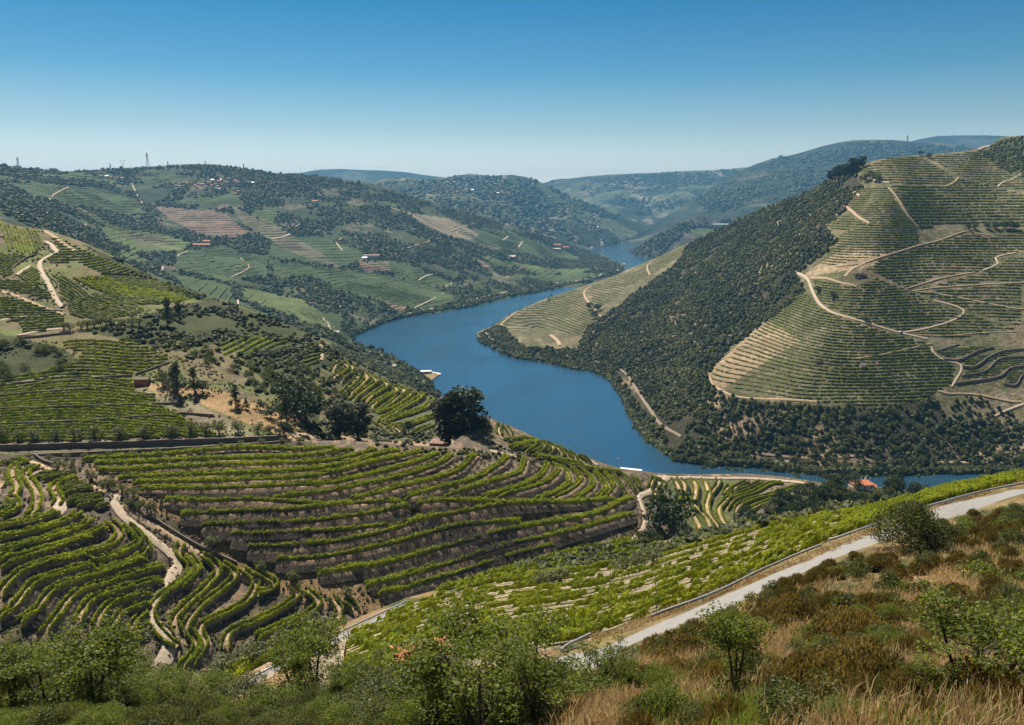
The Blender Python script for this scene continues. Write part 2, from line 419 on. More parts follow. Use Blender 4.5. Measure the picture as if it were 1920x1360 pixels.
SPUR = [
 z1((0,845),(300,797),(500,748),(610,690)),
 z1((0,970),(300,915),(600,840),(780,765),(840,700)),
 z1((0,1110),(300,1050),(600,960),(800,890),(930,820),(975,750)),
 z1((0,1195),(300,1130),(600,1050),(900,960),(1040,905),(1120,850)),
 z1((0,1285),(200,1215),(500,1120),(800,1015),(980,960)),
 z1((300,1290),(600,1230),(900,1150),(1150,1080),(1240,1010),(1280,930),(1240,850),(1150,790)),
 z2((0,430),(80,330),(200,220),(300,180),(500,115),(700,80),(900,35))+z1((1050,1215),(1200,1180),(1360,1110),(1480,1030),(1460,960),(1390,880)),
 z2((0,655),(120,600),(250,450),(340,340),(500,270),(700,200),(950,140))+z1((1080,1340),(1300,1270),(1480,1190),(1570,1100),(1540,1020),(1440,900),(1350,830)),
 z2((200,725),(400,590),(470,480),(560,390),(700,330),(900,260),(1100,205),(1350,125),(1480,65)),
 z2((460,830),(600,660),(680,540),(780,430),(900,380),(1150,300),(1400,220),(1680,140)),
 z2((800,710),(860,600),(950,490),(1100,430),(1300,370),(1660,280)),
 z2((990,740),(1060,620),(1120,550),(1250,490),(1550,410)),
 z2((960,1000),(1100,850),(1200,700),(1270,600),(1400,560),(1530,512)),
 z2((1330,880),(1380,740),(1440,660),(1490,610)),
 z2((1390,880),(1440,790),(1460,700)),
 z1((140,510),(180,430),(140,330),(130,250),(170,190),(290,150)),
 z1((310,750),(380,680),(400,600),(395,480),(330,370),(280,290),(320,240),(410,205)),
 z1((600,620),(640,560),(590,480),(575,420),(650,380),(820,330)),
 z1((0,750),(150,680),(180,600),(130,530)),
 z1((0,690),(100,640),(120,580)),
 z1((350,350),(450,310),(630,265)), z1((430,360),(560,330),(720,300)), z1((660,510),(800,470),(980,430)),
 z1((690,600),(850,560),(1085,525)), z1((800,640),(950,610),(1090,560)), z1((620,470),(760,420),(900,385)),
 z1((1000,640),(1090,630),(1120,600)), z1((0,190),(100,160),(250,130)), z1((0,430),(20,360),(0,290)),
 z4((270,-80),(250,0),(340,80),(350,130),(330,200),(250,265),(130,345),(60,420),(20,500),(60,600),(170,720),(240,760)),
 z4((330,20),(400,110),(385,160),(330,235),(240,300)),
 z4((240,650),(210,560),(240,510),(350,400),(430,330),(480,280),(560,180),(555,110),(500,60),(430,30)),
 z4((290,640),(400,470),(560,345),(650,270),(705,200),(690,150),(600,100)),
 z4((340,950),(420,830),(455,740),(415,640),(450,590),(620,510),(780,420),(850,330),(880,250),(850,200),(760,140)),
 z4((880,350),(1000,300),(1025,260),(980,230),(850,150)),
 z4((625,790),(645,690),(700,640),(900,560),(1100,450),(1200,370),(1215,320),(1180,285)),
 z4((880,700),(1100,600),(1300,510),(1385,420),(1370,370),(1290,320)),
 z4((1530,550),(1550,470),(1520,410),(1480,370)),
 z4((1690,490),(1660,440),(1590,390)),
 z4((260,960),(380,830),(400,740),(330,640)),
]
NOSE = [
 z7((330,155),(320,110),(340,75)), z7((420,150),(390,115),(370,85)),
 z7((380,210),(480,200),(560,185)), z7((420,265),(500,245),(590,225),(610,200)),
 z7((520,290),(590,260),(610,225),(560,180)), z7((600,310),(665,290),(685,250),(640,205)),
 z7((700,320),(755,290),(740,250),(690,215)), z7((830,320),(800,280),(760,240)), z7((880,335),(850,300),(810,265)),
 z7((940,355),(910,320),(870,290)), z7((1050,390),(1010,355),(960,320)),
 z7((700,350),(900,400),(1100,440),(1300,460)), z7((600,335),(800,360),(1000,400)),
 z7((1520,590),(1545,540),(1560,490)), z7((1600,600),(1640,560),(1560,500)),
]
RIGHTP = [
 z9((620,560),(635,480),(610,390)), z9((720,480),(715,400),(700,350)), z9((830,450),(835,400),(790,290)),
 z9((870,430),(880,350),(830,280)), z9((1010,800),(1010,720),(950,600),(880,500),(870,430)), 
 z9((1120,750),(1080,650),(980,540),(970,480),(985,380),(960,290)), z9((1190,720),(1100,610),(1080,520),(1100,440),(1060,290)),
 z9((1100,440),(1180,350),(1190,290)), z9((1260,720),(1210,640),(1190,560),(1240,500),(1290,430),(1230,420),(1300,340)),
 z9((1290,430),(1450,370),(1580,310)), z9((1250,560),(1330,470),(1500,410),(1650,330),(1760,320)),
 z9((1350,620),(1370,530),(1500,470),(1700,420),(1900,350)), z9((1420,600),(1560,520),(1720,460)), z9((1310,420),(1350,360),(1450,310)),
]
MIDV = [
 z8((300,380),(345,320),(340,285)), z8((290,455),(400,390),(435,340),(400,280)), z8((370,480),(400,440),(485,385),(490,340),(450,295)),
 z8((400,570),(500,480),(545,400),(530,350)), z8((450,610),(600,470),(620,420),(590,385)), z8((480,640),(640,520),(705,465),(660,410)),
 z8((600,650),(720,560),(800,510),(760,455)), z8((650,700),(780,610),(890,560),(830,490)), z8((680,745),(800,690),(950,560),(890,510)),
 z8((700,750),(860,690),(1020,575),(970,540)), z8((740,820),(900,730),(1060,640),(1110,600),(1070,570)), z8((760,830),(900,785),(1130,710),(1195,650),(1180,610)),
 z8((850,870),(1000,850),(1210,780)), z8((1050,930),(1130,890),(1210,860)), z8((700,825),(800,900),(860,950)), z8((740,820),(860,880),(920,920)),
]
# ---- hillside A: the slope under the viewpoint, the paved road and the vineyard below it
A = Layer('A', [
 (1105,1222,'Y',66),(1220,1168,'Y',74),(1340,1115,'Y',84),(1480,1053,'Y',95),(1640,987,'Y',108),(1760,945,'Y',118),(1920,912,'Y',132),
 (1920,1040,'Y',80),(1700,1080,'Y',74),(1500,1150,'Y',60),(1300,1220,'Y',50),(1100,1280,'Y',42),
 (1920,1180,'Y',42),(1700,1220,'Y',38),(1500,1270,'Y',34),(1920,1400,'Y',13),(1600,1400,'Y',15),(1300,1400,'Y',20),(1000,1400,'Y',26),(700,1400,'Y',32),(300,1400,'Y',40),(0,1400,'Y',44),
 (900,1240,'Y',72),(1000,1180,'Y',82),(800,1290,'Y',62),(640,1330,'Y',62),(500,1330,'Y',70),(200,1300,'Y',70),(0,1260,'Y',84),(0,1180,'Y',120),(300,1240,'Y',96),
 (440,1292,'Y',96),(520,1248,'Y',104),(640,1188,'Y',118),(760,1130,'Y',136),(800,1200,'Y',100),(860,1125,'Y',132),
 (900,1090,'Y',158),(1050,1075,'Y',160),(1200,1065,'Y',150),(1100,1130,'Y',106),(1300,1040,'Y',135),(1450,1000,'Y',132),(1560,975,'Y',128),(1700,935,'Y',132),
 (1050,1045,'Y',185),(1200,1010,'Y',195),(1350,985,'Y',190),(1500,960,'Y',170),(1640,945,'Y',150),(1800,915,'Y',142),(1920,893,'Y',150),
 (300,1180,'Y',130),(150,1150,'Y',135),
], top=[(0,1265),(200,1275),(300,1290),(360,1262),(420,1240),(520,1214),(600,1192),(640,1172),(700,1146),(760,1122),(820,1106),(900,1080),(1000,1055),(1080,1040),(1200,1022),(1300,1005),(1400,985),(1500,965),(1640,946),(1700,941),(1760,927),(1840,911),(1920,895)],
 bottom=[(0,1420),(1920,1420)], lam=2e-4)
# ---- hillside B: bowl and spur of terraces
B = Layer('B', [
 (0,868,'z',152),(100,868,'z',151),(300,856,'z',150.5),(560,838,'z',150.5),(620,864,'z',148),(620,893,'z',143.8),(620,923,'z',139.6),(600,962,'z',134),(620,1001,'z',128.8),(620,1042,'z',123.6),(600,1090,'z',117.5),(680,1112,'z',114.8),(760,1150,'z',110),
 (860,852,'z',147),(930,868,'z',143.5),(900,800,'z',143),(960,800,'z',137),(1000,818,'z',132),(1080,850,'z',118),(1160,880,'z',102),(1240,890,'z',95),
 (1000,858,'z',139),(1060,872,'z',133),(1130,888,'z',122),(1200,915,'z',108),(1240,905,'z',103),(1200,935,'z',105),(1190,960,'z',106),(1100,950,'z',117),(1000,956,'z',125),(900,958,'z',129),(860,983,'z',126),(860,1020,'z',119),(860,1060,'z',113.5),(860,1095,'z',108),
 (1000,1000,'z',117.5),(1000,1035,'z',112),(1180,945,'z',109),(1190,975,'z',104),(1180,1015,'z',97),(1000,1075,'z',104),(1250,1060,'z',90),
 (1350,893,'z',92),(1490,908,'z',86),(1600,925,'z',80),(1420,920,'z',88),(1300,960,'z',92),(1380,1000,'z',80),(1300,1030,'z',84),(1250,1000,'z',92),(1500,940,'z',82),(1600,960,'z',76),(1700,940,'z',70),
 (200,940,'z',144),(240,965,'z',140.5),(290,1010,'z',134),(330,1050,'z',128.5),(310,1110,'z',122.5),(275,1150,'z',119),(300,1200,'z',113.5),(280,1290,'z',104),(250,1340,'z',99),
 (150,975,'z',141),(150,1017,'z',136.6),(150,1047,'z',133.5),(150,1093,'z',128.7),(150,1160,'z',122),(150,1220,'z',116),(20,1220,'z',121),(20,1100,'z',132),(10,1000,'z',141.5),(60,930,'z',146),(0,900,'z',149),
 (420,1060,'z',122.5),(500,1090,'z',118),(600,1140,'z',111.5),(660,1150,'z',109.5),(400,1100,'z',117.5),(480,1130,'z',114),(560,1160,'z',109),(400,1200,'z',106.5),(470,1210,'z',104),(620,1200,'z',104),(400,1280,'z',98),(350,1240,'z',106),
 (330,985,'z',135.5),(400,1020,'z',128),(520,1075,'z',119.5),(240,930,'z',145),
], top=[(0,852),(130,858),(300,852),(430,842),(560,828),(640,826),(700,830),(780,836),(840,838),(872,812),(893,782),(905,779),(960,800),(1010,823),(1080,851),(1160,878),(1240,888),(1300,890),(1400,888),(1470,894),(1540,905),(1600,912),(1640,913),(1700,918),(1780,925),(1860,936),(1920,942)],
 bottom=[(0,1350),(300,1370),(420,1330),(700,1230),(900,1160),(1200,1120),(1500,1040),(1700,1000),(1920,985)], mode='z', lines=BOWL + SPUR + RIGHTP)
# ---- hillside C: upper left slope and the middle vineyard
C = Layer('C', [
 (0,842,'Y',345),(300,838,'Y',345),(540,828,'Y',345),(0,770,'Y',368),(300,780,'Y',362),(0,700,'Y',396),(265,710,'Y',398),(450,740,'Y',390),(330,735,'Y',385),
 (0,600,'Y',470),(170,605,'Y',480),(300,590,'Y',500),(0,500,'Y',560),(150,500,'Y',560),(0,418,'Y',650),(90,437,'Y',650),(250,505,'Y',625),(370,554,'Y',600),(430,571,'Y',580),
 (560,625,'Y',545),(620,650,'Y',520),(720,690,'Y',512),(820,752,'Y',492),(700,762,'Y',452),(620,800,'Y',392),(700,832,'Y',382),(840,850,'Y',372),(550,740,'Y',410),
 (600,680,'Y',492),(500,680,'Y',465),(400,660,'Y',450),(400,620,'Y',490),(250,655,'Y',432),(760,800,'Y',420),(640,700,'Y',490),(900,830,'Y',390),(960,860,'Y',390),(820,800,'Y',425)],
 top=[(0,414),(30,424),(90,432),(150,452),(200,474),(250,500),(300,525),(370,550),(430,566),(500,594),(560,618),(610,638),(640,668),(670,685),(697,697),(720,706),(745,717),(783,731),(810,743),(850,770),(905,800),(1000,838)],
 bottom=[(0,880),(560,860),(700,862),(1000,890)], lam=1e-3)
# ---- hillside D: the far left side of the valley down to the river
sh0 = lambda *p: [(x, y, 'z', 0.0) for x, y in p]
D = Layer('D', sh0((660,641),(668,651),(695,662),(727,673),(764,693),(806,712),(808,732),(822,749),(850,775),(675,626),(698,615),(739,600),(789,590),(835,583),(881,575),(927,564),(983,552.5),(1025,544),(1067,536),(1108,527.5),(1150,516),(1171,506),(1172,500),(1150,490),(1119,478.5),(1104,467)) + [
 (0,310,'Y',2600),(120,322,'Y',2800),(350,310,'Y',3200),(600,332,'Y',3200),(700,346,'Y',3300),(760,365,'Y',3300),(900,405,'Y',3500),(1020,440,'Y',3800),(1060,455,'Y',4200),
 (300,500,'Y',1750),(200,440,'Y',1900),(370,460,'Y',2150),(0,350,'Y',2000),(0,400,'Y',1400),(600,560,'Y',1720),(600,500,'Y',2120),(600,430,'Y',2600),(600,380,'Y',2900),
 (800,520,'Y',2280),(800,460,'Y',2650),(950,500,'Y',2850),(950,450,'Y',3250),(450,600,'Y',1250),(300,540,'Y',1400),(560,620,'Y',1150),(700,690,'Y',930),(800,730,'Y',1020),(620,645,'Y',1010),(600,600,'Y',1420),(0,450,'Y',1000),(200,500,'Y',1250),
 (740,705,'Y',960),(660,665,'Y',1000),(1088,506,'z',14),(1130,500,'z',12),(1140,508,'z',7),(1060,500,'Y',3200),(400,540,'Y',1600)],
 top=[(0,310),(60,316),(120,322),(160,320),(200,317),(290,312),(350,308),(400,308),(450,315),(520,325),(600,329),(640,336),(700,345),(760,364),(830,384),(900,404),(960,424),(1020,440),(1060,452),(1104,464),(1150,487),(1176,500)],
 bottom=[(0,470),(100,490),(300,560),(450,620),(600,680),(700,720),(780,790),(850,800),(862,640),(1000,580),(1100,552),(1176,512)], lam=5e-4)
# ---- hillside G, H, I, J: the distant valley
Gl = Layer('G', sh0((1104,465),(1129,462),(1171,455.6),(1208,453),(1235,449)) + [(560,345,'Y',5200),(700,348,'Y',5400),(740,333,'Y',6000),(830,335,'Y',6000),(880,326,'Y',6200),(960,329,'Y',6200),(1020,345,'Y',6200),(1060,365,'Y',6200),(1120,385,'Y',6100),(1200,420,'Y',6000),(1240,432,'Y',6000),
 (900,405,'Y',4400),(800,380,'Y',4300),(1000,420,'Y',4900),(1060,400,'Y',5500),(960,370,'Y',5200),(1050,440,'Y',4800)],
 top=[(540,350),(690,346),(715,337),(740,333),(790,336),(830,334),(860,329),(880,326),(920,330),(960,328),(985,332),(1010,340),(1030,350),(1060,364),(1090,375),(1120,388),(1160,404),(1200,420),(1240,434),(1262,444)], bottom=[(540,395),(700,400),(900,450),(1000,480),(1104,476),(1129,468),(1171,461),(1208,458),(1262,454)], lam=5e-4)
Hl = Layer('H', [(1020,342,'Y',8800),(1100,330,'Y',8800),(1200,325,'Y',8800),(1300,320,'Y',8800),(1400,314,'Y',8600),(1150,400,'Y',7000),(1200,422,'Y',6600),(1300,380,'Y',7200),(1240,440,'Y',6300),(1400,370,'Y',7600),(1100,370,'Y',7800),(1300,420,'Y',6500)],
 top=[(1000,352),(1020,343),(1045,336),(1070,335),(1100,331),(1140,328),(1200,325),(1240,324),(1280,321),(1340,319),(1400,314),(1460,312)], bottom=[(1000,400),(1150,430),(1250,460),(1460,430)], lam=5e-4)
Il = Layer('I', [(1190,440,'Y',5600),(1230,420,'Y',5900),(1300,372,'Y',6300),(1350,342,'Y',6500),(1400,316,'Y',6700),(1450,298,'Y',6800),(1500,287,'Y',6900),(1600,263,'Y',7000),(1760,267,'Y',7000),(1920,270,'Y',7000),(1300,420,'Y',5100),(1400,400,'Y',4900),(1450,350,'Y',5600),(1600,320,'Y',5600),(1200,455,'Y',5200),(1250,450,'Y',5000),(1500,400,'Y',4700),(1900,330,'Y',5600),(1360,425,'Y',4700)],
 top=[(1180,447),(1210,433),(1240,412),(1270,392),(1300,372),(1325,356),(1350,342),(1375,328),(1400,315),(1425,305),(1450,297),(1475,293),(1500,287),(1540,275),(1570,268),(1600,263),(1640,262),(1680,263),(1720,267),(1760,267),(1830,276),(1870,268),(1920,262)], bottom=[(1180,462),(1250,460),(1450,440),(1920,400)], lam=5e-4)
J1 = Layer('J', [(540,326,'Y',9500),(600,319,'Y',9500),(760,323,'Y',9500),(860,333,'Y',9500),(700,350,'Y',8900)], top=[(520,332),(560,325),(600,318),(640,317),(680,319),(720,320),(760,323),(800,329),(870,337)], bottom=[(520,360),(870,360)])
J2 = Layer('K', [(1700,268,'Y',9500),(1760,256,'Y',9500),(1920,262,'Y',9500),(1800,290,'Y',8900)], top=[(1690,270),(1720,262),(1760,255),(1800,254),(1850,254),(1900,256),(1940,262)], bottom=[(1690,300),(1940,300)])
# ---- promontory E upstream
El = Layer('E', sh0((1180,472),(1192,478),(1208,483),(1225,484.5),(1250,486),(1300,489)) + [(1200,462,'Y',4150),(1240,432,'Y',4200),(1290,412,'Y',4300),(1350,406,'Y',4400),(1420,410,'Y',4400),(1500,410,'Y',4400),(1300,450,'Y',4100),(1400,450,'Y',4100)],
 top=[(1178,470),(1184,465),(1196,463),(1215,448),(1240,432),(1268,418),(1290,412),(1310,405),(1350,407),(1400,411),(1520,414)], bottom=[(1178,474),(1192,483),(1225,490),(1520,500)], lam=5e-4)
# ---- hillside F: the big hill on the right bank
Fl = Layer('F', sh0((895,628),(900,640),(921,648),(954,664),(1008,673),(1042,680),(1075,688),(1111,693.5),(1149,716.5),(1172,751),(1187,785),(1210,820),(1248,846),(1279,866),(1326,871),(1429,877),(1487,885),(1536,890),(1689,890),(1919,894)) + [
 (925,610,'Y',1610),(983,577,'Y',1720),(1060,548,'Y',1820),(1175,505,'Y',1900),(1290,455,'Y',1860),(1425,392,'Y',1680),(1519,359,'Y',1500),(1597,317,'Y',1370),(1650,299,'Y',1320),(1725,291,'Y',1400),(1852,276,'Y',1500),(1920,254,'Y',1420),
 (1300,600,'Y',1220),(1400,600,'Y',1110),(1500,560,'Y',1040),(1500,500,'Y',1130),(1550,700,'Y',850),(1550,600,'Y',945),(1550,500,'Y',1050),(1590,400,'Y',1190),(1700,330,'Y',1230),(1800,400,'Y',1150),(1900,400,'Y',1160),(1900,600,'Y',925),(1900,700,'Y',850),(1900,830,'Y',770),
 (1500,800,'Y',785),(1500,750,'Y',812),(1330,750,'Y',850),(1320,700,'Y',925),(1000,620,'Y',1540),(1100,600,'Y',1520),(1150,550,'Y',1680),(1100,640,'Y',1400),(1200,640,'Y',1260),(1200,560,'Y',1560),(1700,750,'Y',815),(1700,600,'Y',930),(1700,500,'Y',1030),(1740,430,'Y',1110),(1820,290,'Y',1420),(1290,820,'Y',795),(1230,760,'Y',900),(950,645,'z',5),(940,636,'z',8),(975,650,'z',7),(1000,660,'z',6),(960,630,'z',10),(985,635,'z',14),(1150,690,'z',8),(1920,330,'Y',1300),(1250,700,'Y',1040)],
 top=[(893,628),(897,622),(910,617),(925,610),(952,592),(983,577),(1025,559),(1060,548),(1108,532),(1150,519),(1175,506),(1215,490),(1250,475),(1290,456),(1312,446),(1370,418),(1425,393),(1470,376),(1519,358),(1549,339),(1575,325),(1597,317),(1625,306),(1650,299),(1690,294),(1725,291),(1800,285),(1852,277),(1866,265),(1880,257),(1925,254)],
 bottom=[(893,634),(905,655),(954,672),(1008,682),(1080,698),(1120,704),(1160,760),(1180,810),(1230,860),(1279,880),(1925,915)], lam=5e-4)
# ------------------------------------------------------------------ what lies on each hillside (true surface colours)
SOIL = np.array((.20, .145, .095)); SOILD = np.array((.125, .095, .065)); SCHIST = np.array((.13, .105, .08)); TAN = np.array((.37, .26, .165))
SCRUB = np.array((.045, .05, .022)); GRN = np.array((.085, .115, .03)); DRY = np.array((.31, .205, .10)); WOODF = np.array((.05, .045, .025)); PALE = np.array((.36, .29, .20))
BANKG = np.array((.075, .07, .04))
def mixc(C, a, c): return C * (1 - a[..., None]) + c * a[..., None]
Z_NEARV = [(1105,1200),(1215,1150),(1340,1098),(1480,1036),(1640,968),(1800,925),(1920,900),(1920,889),(1640,953),(1450,986),(1330,1017),(1200,1052),(1100,1070),(1000,1080),(900,1094),(760,1135),(640,1200),(560,1260),(650,1300),(760,1280),(900,1250),(1000,1225)]
def colA(px, py, P):
    n = fbm(P[..., 0], P[..., 1], 9, 4); C = np.ones(px.shape + (3,)) * SCRUB * 1.3
    C = mixc(C, np.clip((n - .42) * 7, 0, 1), DRY * .75)
    v = inpoly(px, py, Z_NEARV); C[v] = PALE * .66
    v = inpoly(px, py, [(640,1200),(900,1110),(1100,1090),(1250,1060),(1000,1120),(800,1200),(640,1290)]); C[v] = PALE * .8
    rr = np.interp(px, [1040,1105,1220,1340,1480,1640,1760,1920], [1256,1228,1179,1131,1068,1001,957,913]); v = (px > 1030) & (py > rr - 26) & (py < rr + 24); C[v] = (DRY * .42 + SCRUB * .7) * (.4 + 1.2 * fbm(P[..., 0] + 7, P[..., 1], 1.6, 3))[v][:, None]
    v = inpoly(px, py, [(430,1262),(520,1222),(600,1195),(640,1180),(620,1200),(500,1275),(440,1300)]); C[v] = TAN * .8
    return C
Z_GULLY = [(128,852),(250,930),(330,975),(420,1050),(520,1110),(640,1150),(760,1170),(760,1128),(640,1085),(560,1060),(430,960),(300,935),(210,890),(170,858)]
def colB(px, py, P):
    n = fbm(P[..., 0], P[..., 1], 14, 4); C = np.ones(px.shape + (3,)) * SCHIST
    C = mixc(C, np.clip((n - .5) * 5, 0, .7), np.array((.085, .085, .035)))
    C = mixc(C, np.clip((fbm(P[..., 0] + 90, P[..., 1], 2.2, 3) - .5) * 6, 0, .9), TAN * .75)
    g = inpoly(px, py, Z_GULLY); C[g] = DRY * .72
    g = inpoly(px, py, [(1250,985),(1330,1000),(1400,985),(1400,900),(1250,900)]); C[g] = mixc(C[g], np.full(g.sum(), .6), GRN)
    g = inpoly(px, py, [(1380,985),(1500,930),(1700,910),(1920,930),(1920,1000),(1500,1060),(1200,1120),(1200,1040)]); C[g] = SCRUB * 1.2
    g = inpoly(px, py, [(360,1180),(480,1130),(560,1140),(640,1160),(640,1230),(340,1340),(330,1260)]); C[g] = mixc(C[g], np.full(g.sum(), .6), SCRUB * 1.3)
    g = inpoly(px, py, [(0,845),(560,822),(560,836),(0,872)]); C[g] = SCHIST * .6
    return C
Z_GRASS = [(255,716),(330,722),(420,735),(520,770),(600,800),(600,828),(560,828),(500,808),(440,785),(360,748),(290,735)]
Z_CSCRUB = [(150,455),(250,500),(370,548),(560,615),(640,660),(640,700),(560,700),(480,680),(430,640),(330,660),(240,640),(160,620),(250,600),(290,585),(330,575),(380,565),(300,540),(250,515),(200,490)]
Z_CSCRUB2 = [(0,625),(60,640),(130,660),(150,700),(60,708),(0,712)]
def colC(px, py, P):
    n = fbm(P[..., 0], P[..., 1], 16, 4); C = np.ones(px.shape + (3,)) * (SOIL * .7 + GRN * .3)
    C = mixc(C, np.clip((n - .45) * 5, 0, .6), GRN * 1.3)
    g = inpoly(px, py, [(0,700),(260,715),(440,790),(500,830),(0,850)]); C[g] = mixc(C[g], np.full(g.sum(), .5), PALE * .8)
    for z in (Z_CSCRUB, Z_CSCRUB2, [(590,690),(600,800),(480,700),(440,660),(640,660)]):
        g = inpoly(px, py, z); C[g] = SCRUB * 1.35
    g = inpoly(px, py, Z_GRASS); C[g] = DRY * (.8 + .5 * n[g][:, None])
    g = inpoly(px, py, [(600,690),(680,672),(830,760),(840,850),(700,845),(640,760)]); C[g] = SCHIST * .5 + GRN * .4
    g = inpoly(px, py, [(545,815),(620,815),(720,826),(830,830),(900,800),(960,860),(700,850),(550,838)]); C[g] = TAN * .8
    return C
PATCH_D = []   # (polygon, base colour) painted by crop, in order
def addp(c, *pts): PATCH_D.append((pts, np.array(c)))
VG = (.058, .078, .03); VG2 = (.088, .108, .036); VS = (.125, .11, .065); FORD = (.028, .038, .018); BROWN = (.17, .115, .085)
addp(VG, (20,345),(110,345),(190,352),(255,372),(270,400),(230,400),(130,382),(60,370))
addp(VG2,(110,325),(165,338),(230,345),(215,337),(150,322)); addp(VG,(250,330),(330,325),(400,340),(300,345))
addp(VG2,(185,425),(240,428),(310,440),(360,455),(340,470),(270,475),(215,465),(240,490),(285,490),(200,450))
addp(VS,(225,432),(300,442),(340,462),(270,462)); addp(BROWN,(290,385),(345,390),(420,398),(445,420),(475,435),(440,445),(370,440),(335,420),(300,400))
addp(FORD,(255,355),(330,352),(300,375),(265,385)); addp(VG,(330,470),(430,462),(500,505),(430,530),(330,505)); addp(VG,(300,505),(430,535),(440,560),(560,620),(640,650),(560,640),(460,600),(320,520))
addp(VG2,(460,540),(560,560),(620,600),(610,620),(540,590),(450,560)); addp(VG,(510,445),(590,440),(700,480),(640,500),(560,490),(500,480))
addp(VG,(500,485),(600,500),(700,510),(620,515),(520,520)); addp(VG2,(650,515),(720,530),(840,555),(780,565),(720,560),(650,540)); addp(VG,(690,480),(780,500),(850,530),(880,540),(800,535),(740,515))
addp(BROWN,(665,490),(725,492),(735,510),(680,508)); addp(BROWN,(720,565),(800,560),(790,575),(735,582)); addp(VG,(560,580),(640,590),(640,615),(580,600))
addp(VG2,(900,480),(960,490),(980,500),(930,500)); addp(VS,(840,415),(900,440),(960,460),(930,470),(870,450)); addp(VG,(870,425),(960,440),(1010,470),(950,468),(890,455)); addp(VG2,(960,462),(1040,475),(1045,480),(980,475))
addp((.19,.155,.10),(760,398),(840,410),(900,442),(880,452),(830,440),(790,420)); addp(VG,(700,375),(750,380),(740,388),(710,385)); addp(VG2,(960,490),(1020,500),(1080,505),(1120,500),(1080,515),(1000,510))
addp(VG,(600,595),(700,650),(770,690),(740,690),(640,640)); addp(VG,(250,385),(440,360),(460,385),(300,380)); addp(VG2,(480,390),(520,400),(510,420),(470,400))
addp(VG,(600,502),(720,514),(800,532),(860,558),(800,582),(700,560),(620,540)); addp(VS,(430,385),(520,425),(640,500),(560,480),(470,430)); addp(VG,(900,422),(1000,450),(1060,470),(1100,490),(1000,480),(920,450)); addp(VG,(960,515),(1100,512),(1140,515),(1040,532)); addp(VG2,(0,322),(100,326),(240,334),(120,334)); addp(VG,(440,470),(500,480),(500,520),(450,515)); addp(VG2,(350,545),(440,570),(520,620),(440,590))
def colD(px, py, P):
    n = fbm(P[..., 0], P[..., 1], 90, 5); C = np.ones(px.shape + (3,)) * np.array((.042, .052, .024))
    C = mixc(C, np.clip((n - .5) * 6, 0, 1), np.array((.062, .07, .03)))
    C = mixc(C, np.clip((fbm(P[..., 0] + 400, P[..., 1], 60, 4) - .64) * 14, 0, .8), np.array((.15, .12, .08)))
    for pts, c in PATCH_D:
        g = inpoly(px, py, pts); C[g] = c * (.75 + .5 * n[g][:, None])
    return C
def colG(px, py, P):
    n = fbm(P[..., 0], P[..., 1], 260, 5); m = fbm(P[..., 0] + 900, P[..., 1] + 300, 160, 5)
    C = np.ones(px.shape + (3,)) * np.array((.028, .036, .018)); C = mixc(C, np.clip((n - .48) * 9, 0, 1), np.array((.085, .095, .045)))
    C = mixc(C, np.clip((m - .62) * 12, 0, .9), np.array((.20, .17, .12))); return C
def colI(px, py, P):
    n = fbm(P[..., 0], P[..., 1], 300, 5); C = np.ones(px.shape + (3,)) * np.array((.026, .034, .018)); C = mixc(C, np.clip((n - .55) * 7, 0, 1), np.array((.09, .085, .05))); return C
Z_FWOOD = [(1290,456),(1370,418),(1470,376),(1549,339),(1597,317),(1618,350),(1590,375),(1585,395),(1545,425),(1570,450),(1540,480),(1490,515),(1510,545),(1440,600),(1370,650),(1322,705),(1345,735),(1400,750),(1480,760),(1650,765),(1750,745),(1780,790),(1920,790),(1920,905),(1500,905),(1270,880),(1200,830),(1140,705),(1040,685),(895,640),(920,625),(940,612),(980,650),(1080,655),(1100,615),(1200,540),(1260,500)]
Z_FV1 = [(940,607),(985,578),(1060,548),(1175,505),(1290,456),(1300,462),(1255,500),(1205,535),(1180,560),(1150,590),(1110,612),(1085,635),(1040,632),(1000,618),(950,615)]
Z_FSC = [(1840,290),(1866,265),(1920,254),(1920,330),(1880,318)]
def colF(px, py, P):
    n = fbm(P[..., 0], P[..., 1], 45, 5); C = np.ones(px.shape + (3,)) * (SOIL * .36 + GRN * .42)
    C = mixc(C, np.clip((n - .62) * 7, 0, .45), TAN * .5)
    C = mixc(C, np.clip((fbm(P[..., 0] + 70, P[..., 1] + 50, 12, 4) - .56) * 8, 0, .6), PALE * .6)
    g = inpoly(px, py, Z_FWOOD); C[g] = mixc(np.tile(WOODF, (g.sum(), 1)), np.clip((n[g] - .55) * 8, 0, .7), TAN * .9)
    g = inpoly(px, py, [(1320,705),(1500,540),(1440,600),(1500,640),(1400,700),(1350,735)]); C[g] = mixc(C[g], np.full(g.sum(), .6), TAN * 1.1)
    g = inpoly(px, py, [(1500,520),(1640,500),(1680,470),(1600,470),(1560,480)]); C[g] = mixc(C[g], np.full(g.sum(), .5), TAN * 1.2)
    g = inpoly(px, py, Z_FSC); C[g] = SCRUB * 1.4
    return C
def colE(px, py, P):
    n = fbm(P[..., 0], P[..., 1], 60, 5); C = np.ones(px.shape + (3,)) * np.array((.045, .045, .03)); C = mixc(C, np.clip((n - .5) * 7, 0, .8), np.array((.16, .13, .095)))
    g = inpoly(px, py, [(1290,428),(1420,425),(1400,442),(1300,440)]); C[g] = VG2; return C
A.build('near_slope', G_NEAR, colA, 5, 5, back=(1.02, 1.06, 1.15), drop=.8)
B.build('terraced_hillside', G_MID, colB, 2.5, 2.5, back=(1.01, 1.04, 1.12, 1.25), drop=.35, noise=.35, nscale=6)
C.build('upper_hillside', G_MID, colC, 2.5, 2.5, back=(1.01, 1.04, 1.12, 1.25), drop=.35, noise=.35, nscale=6)
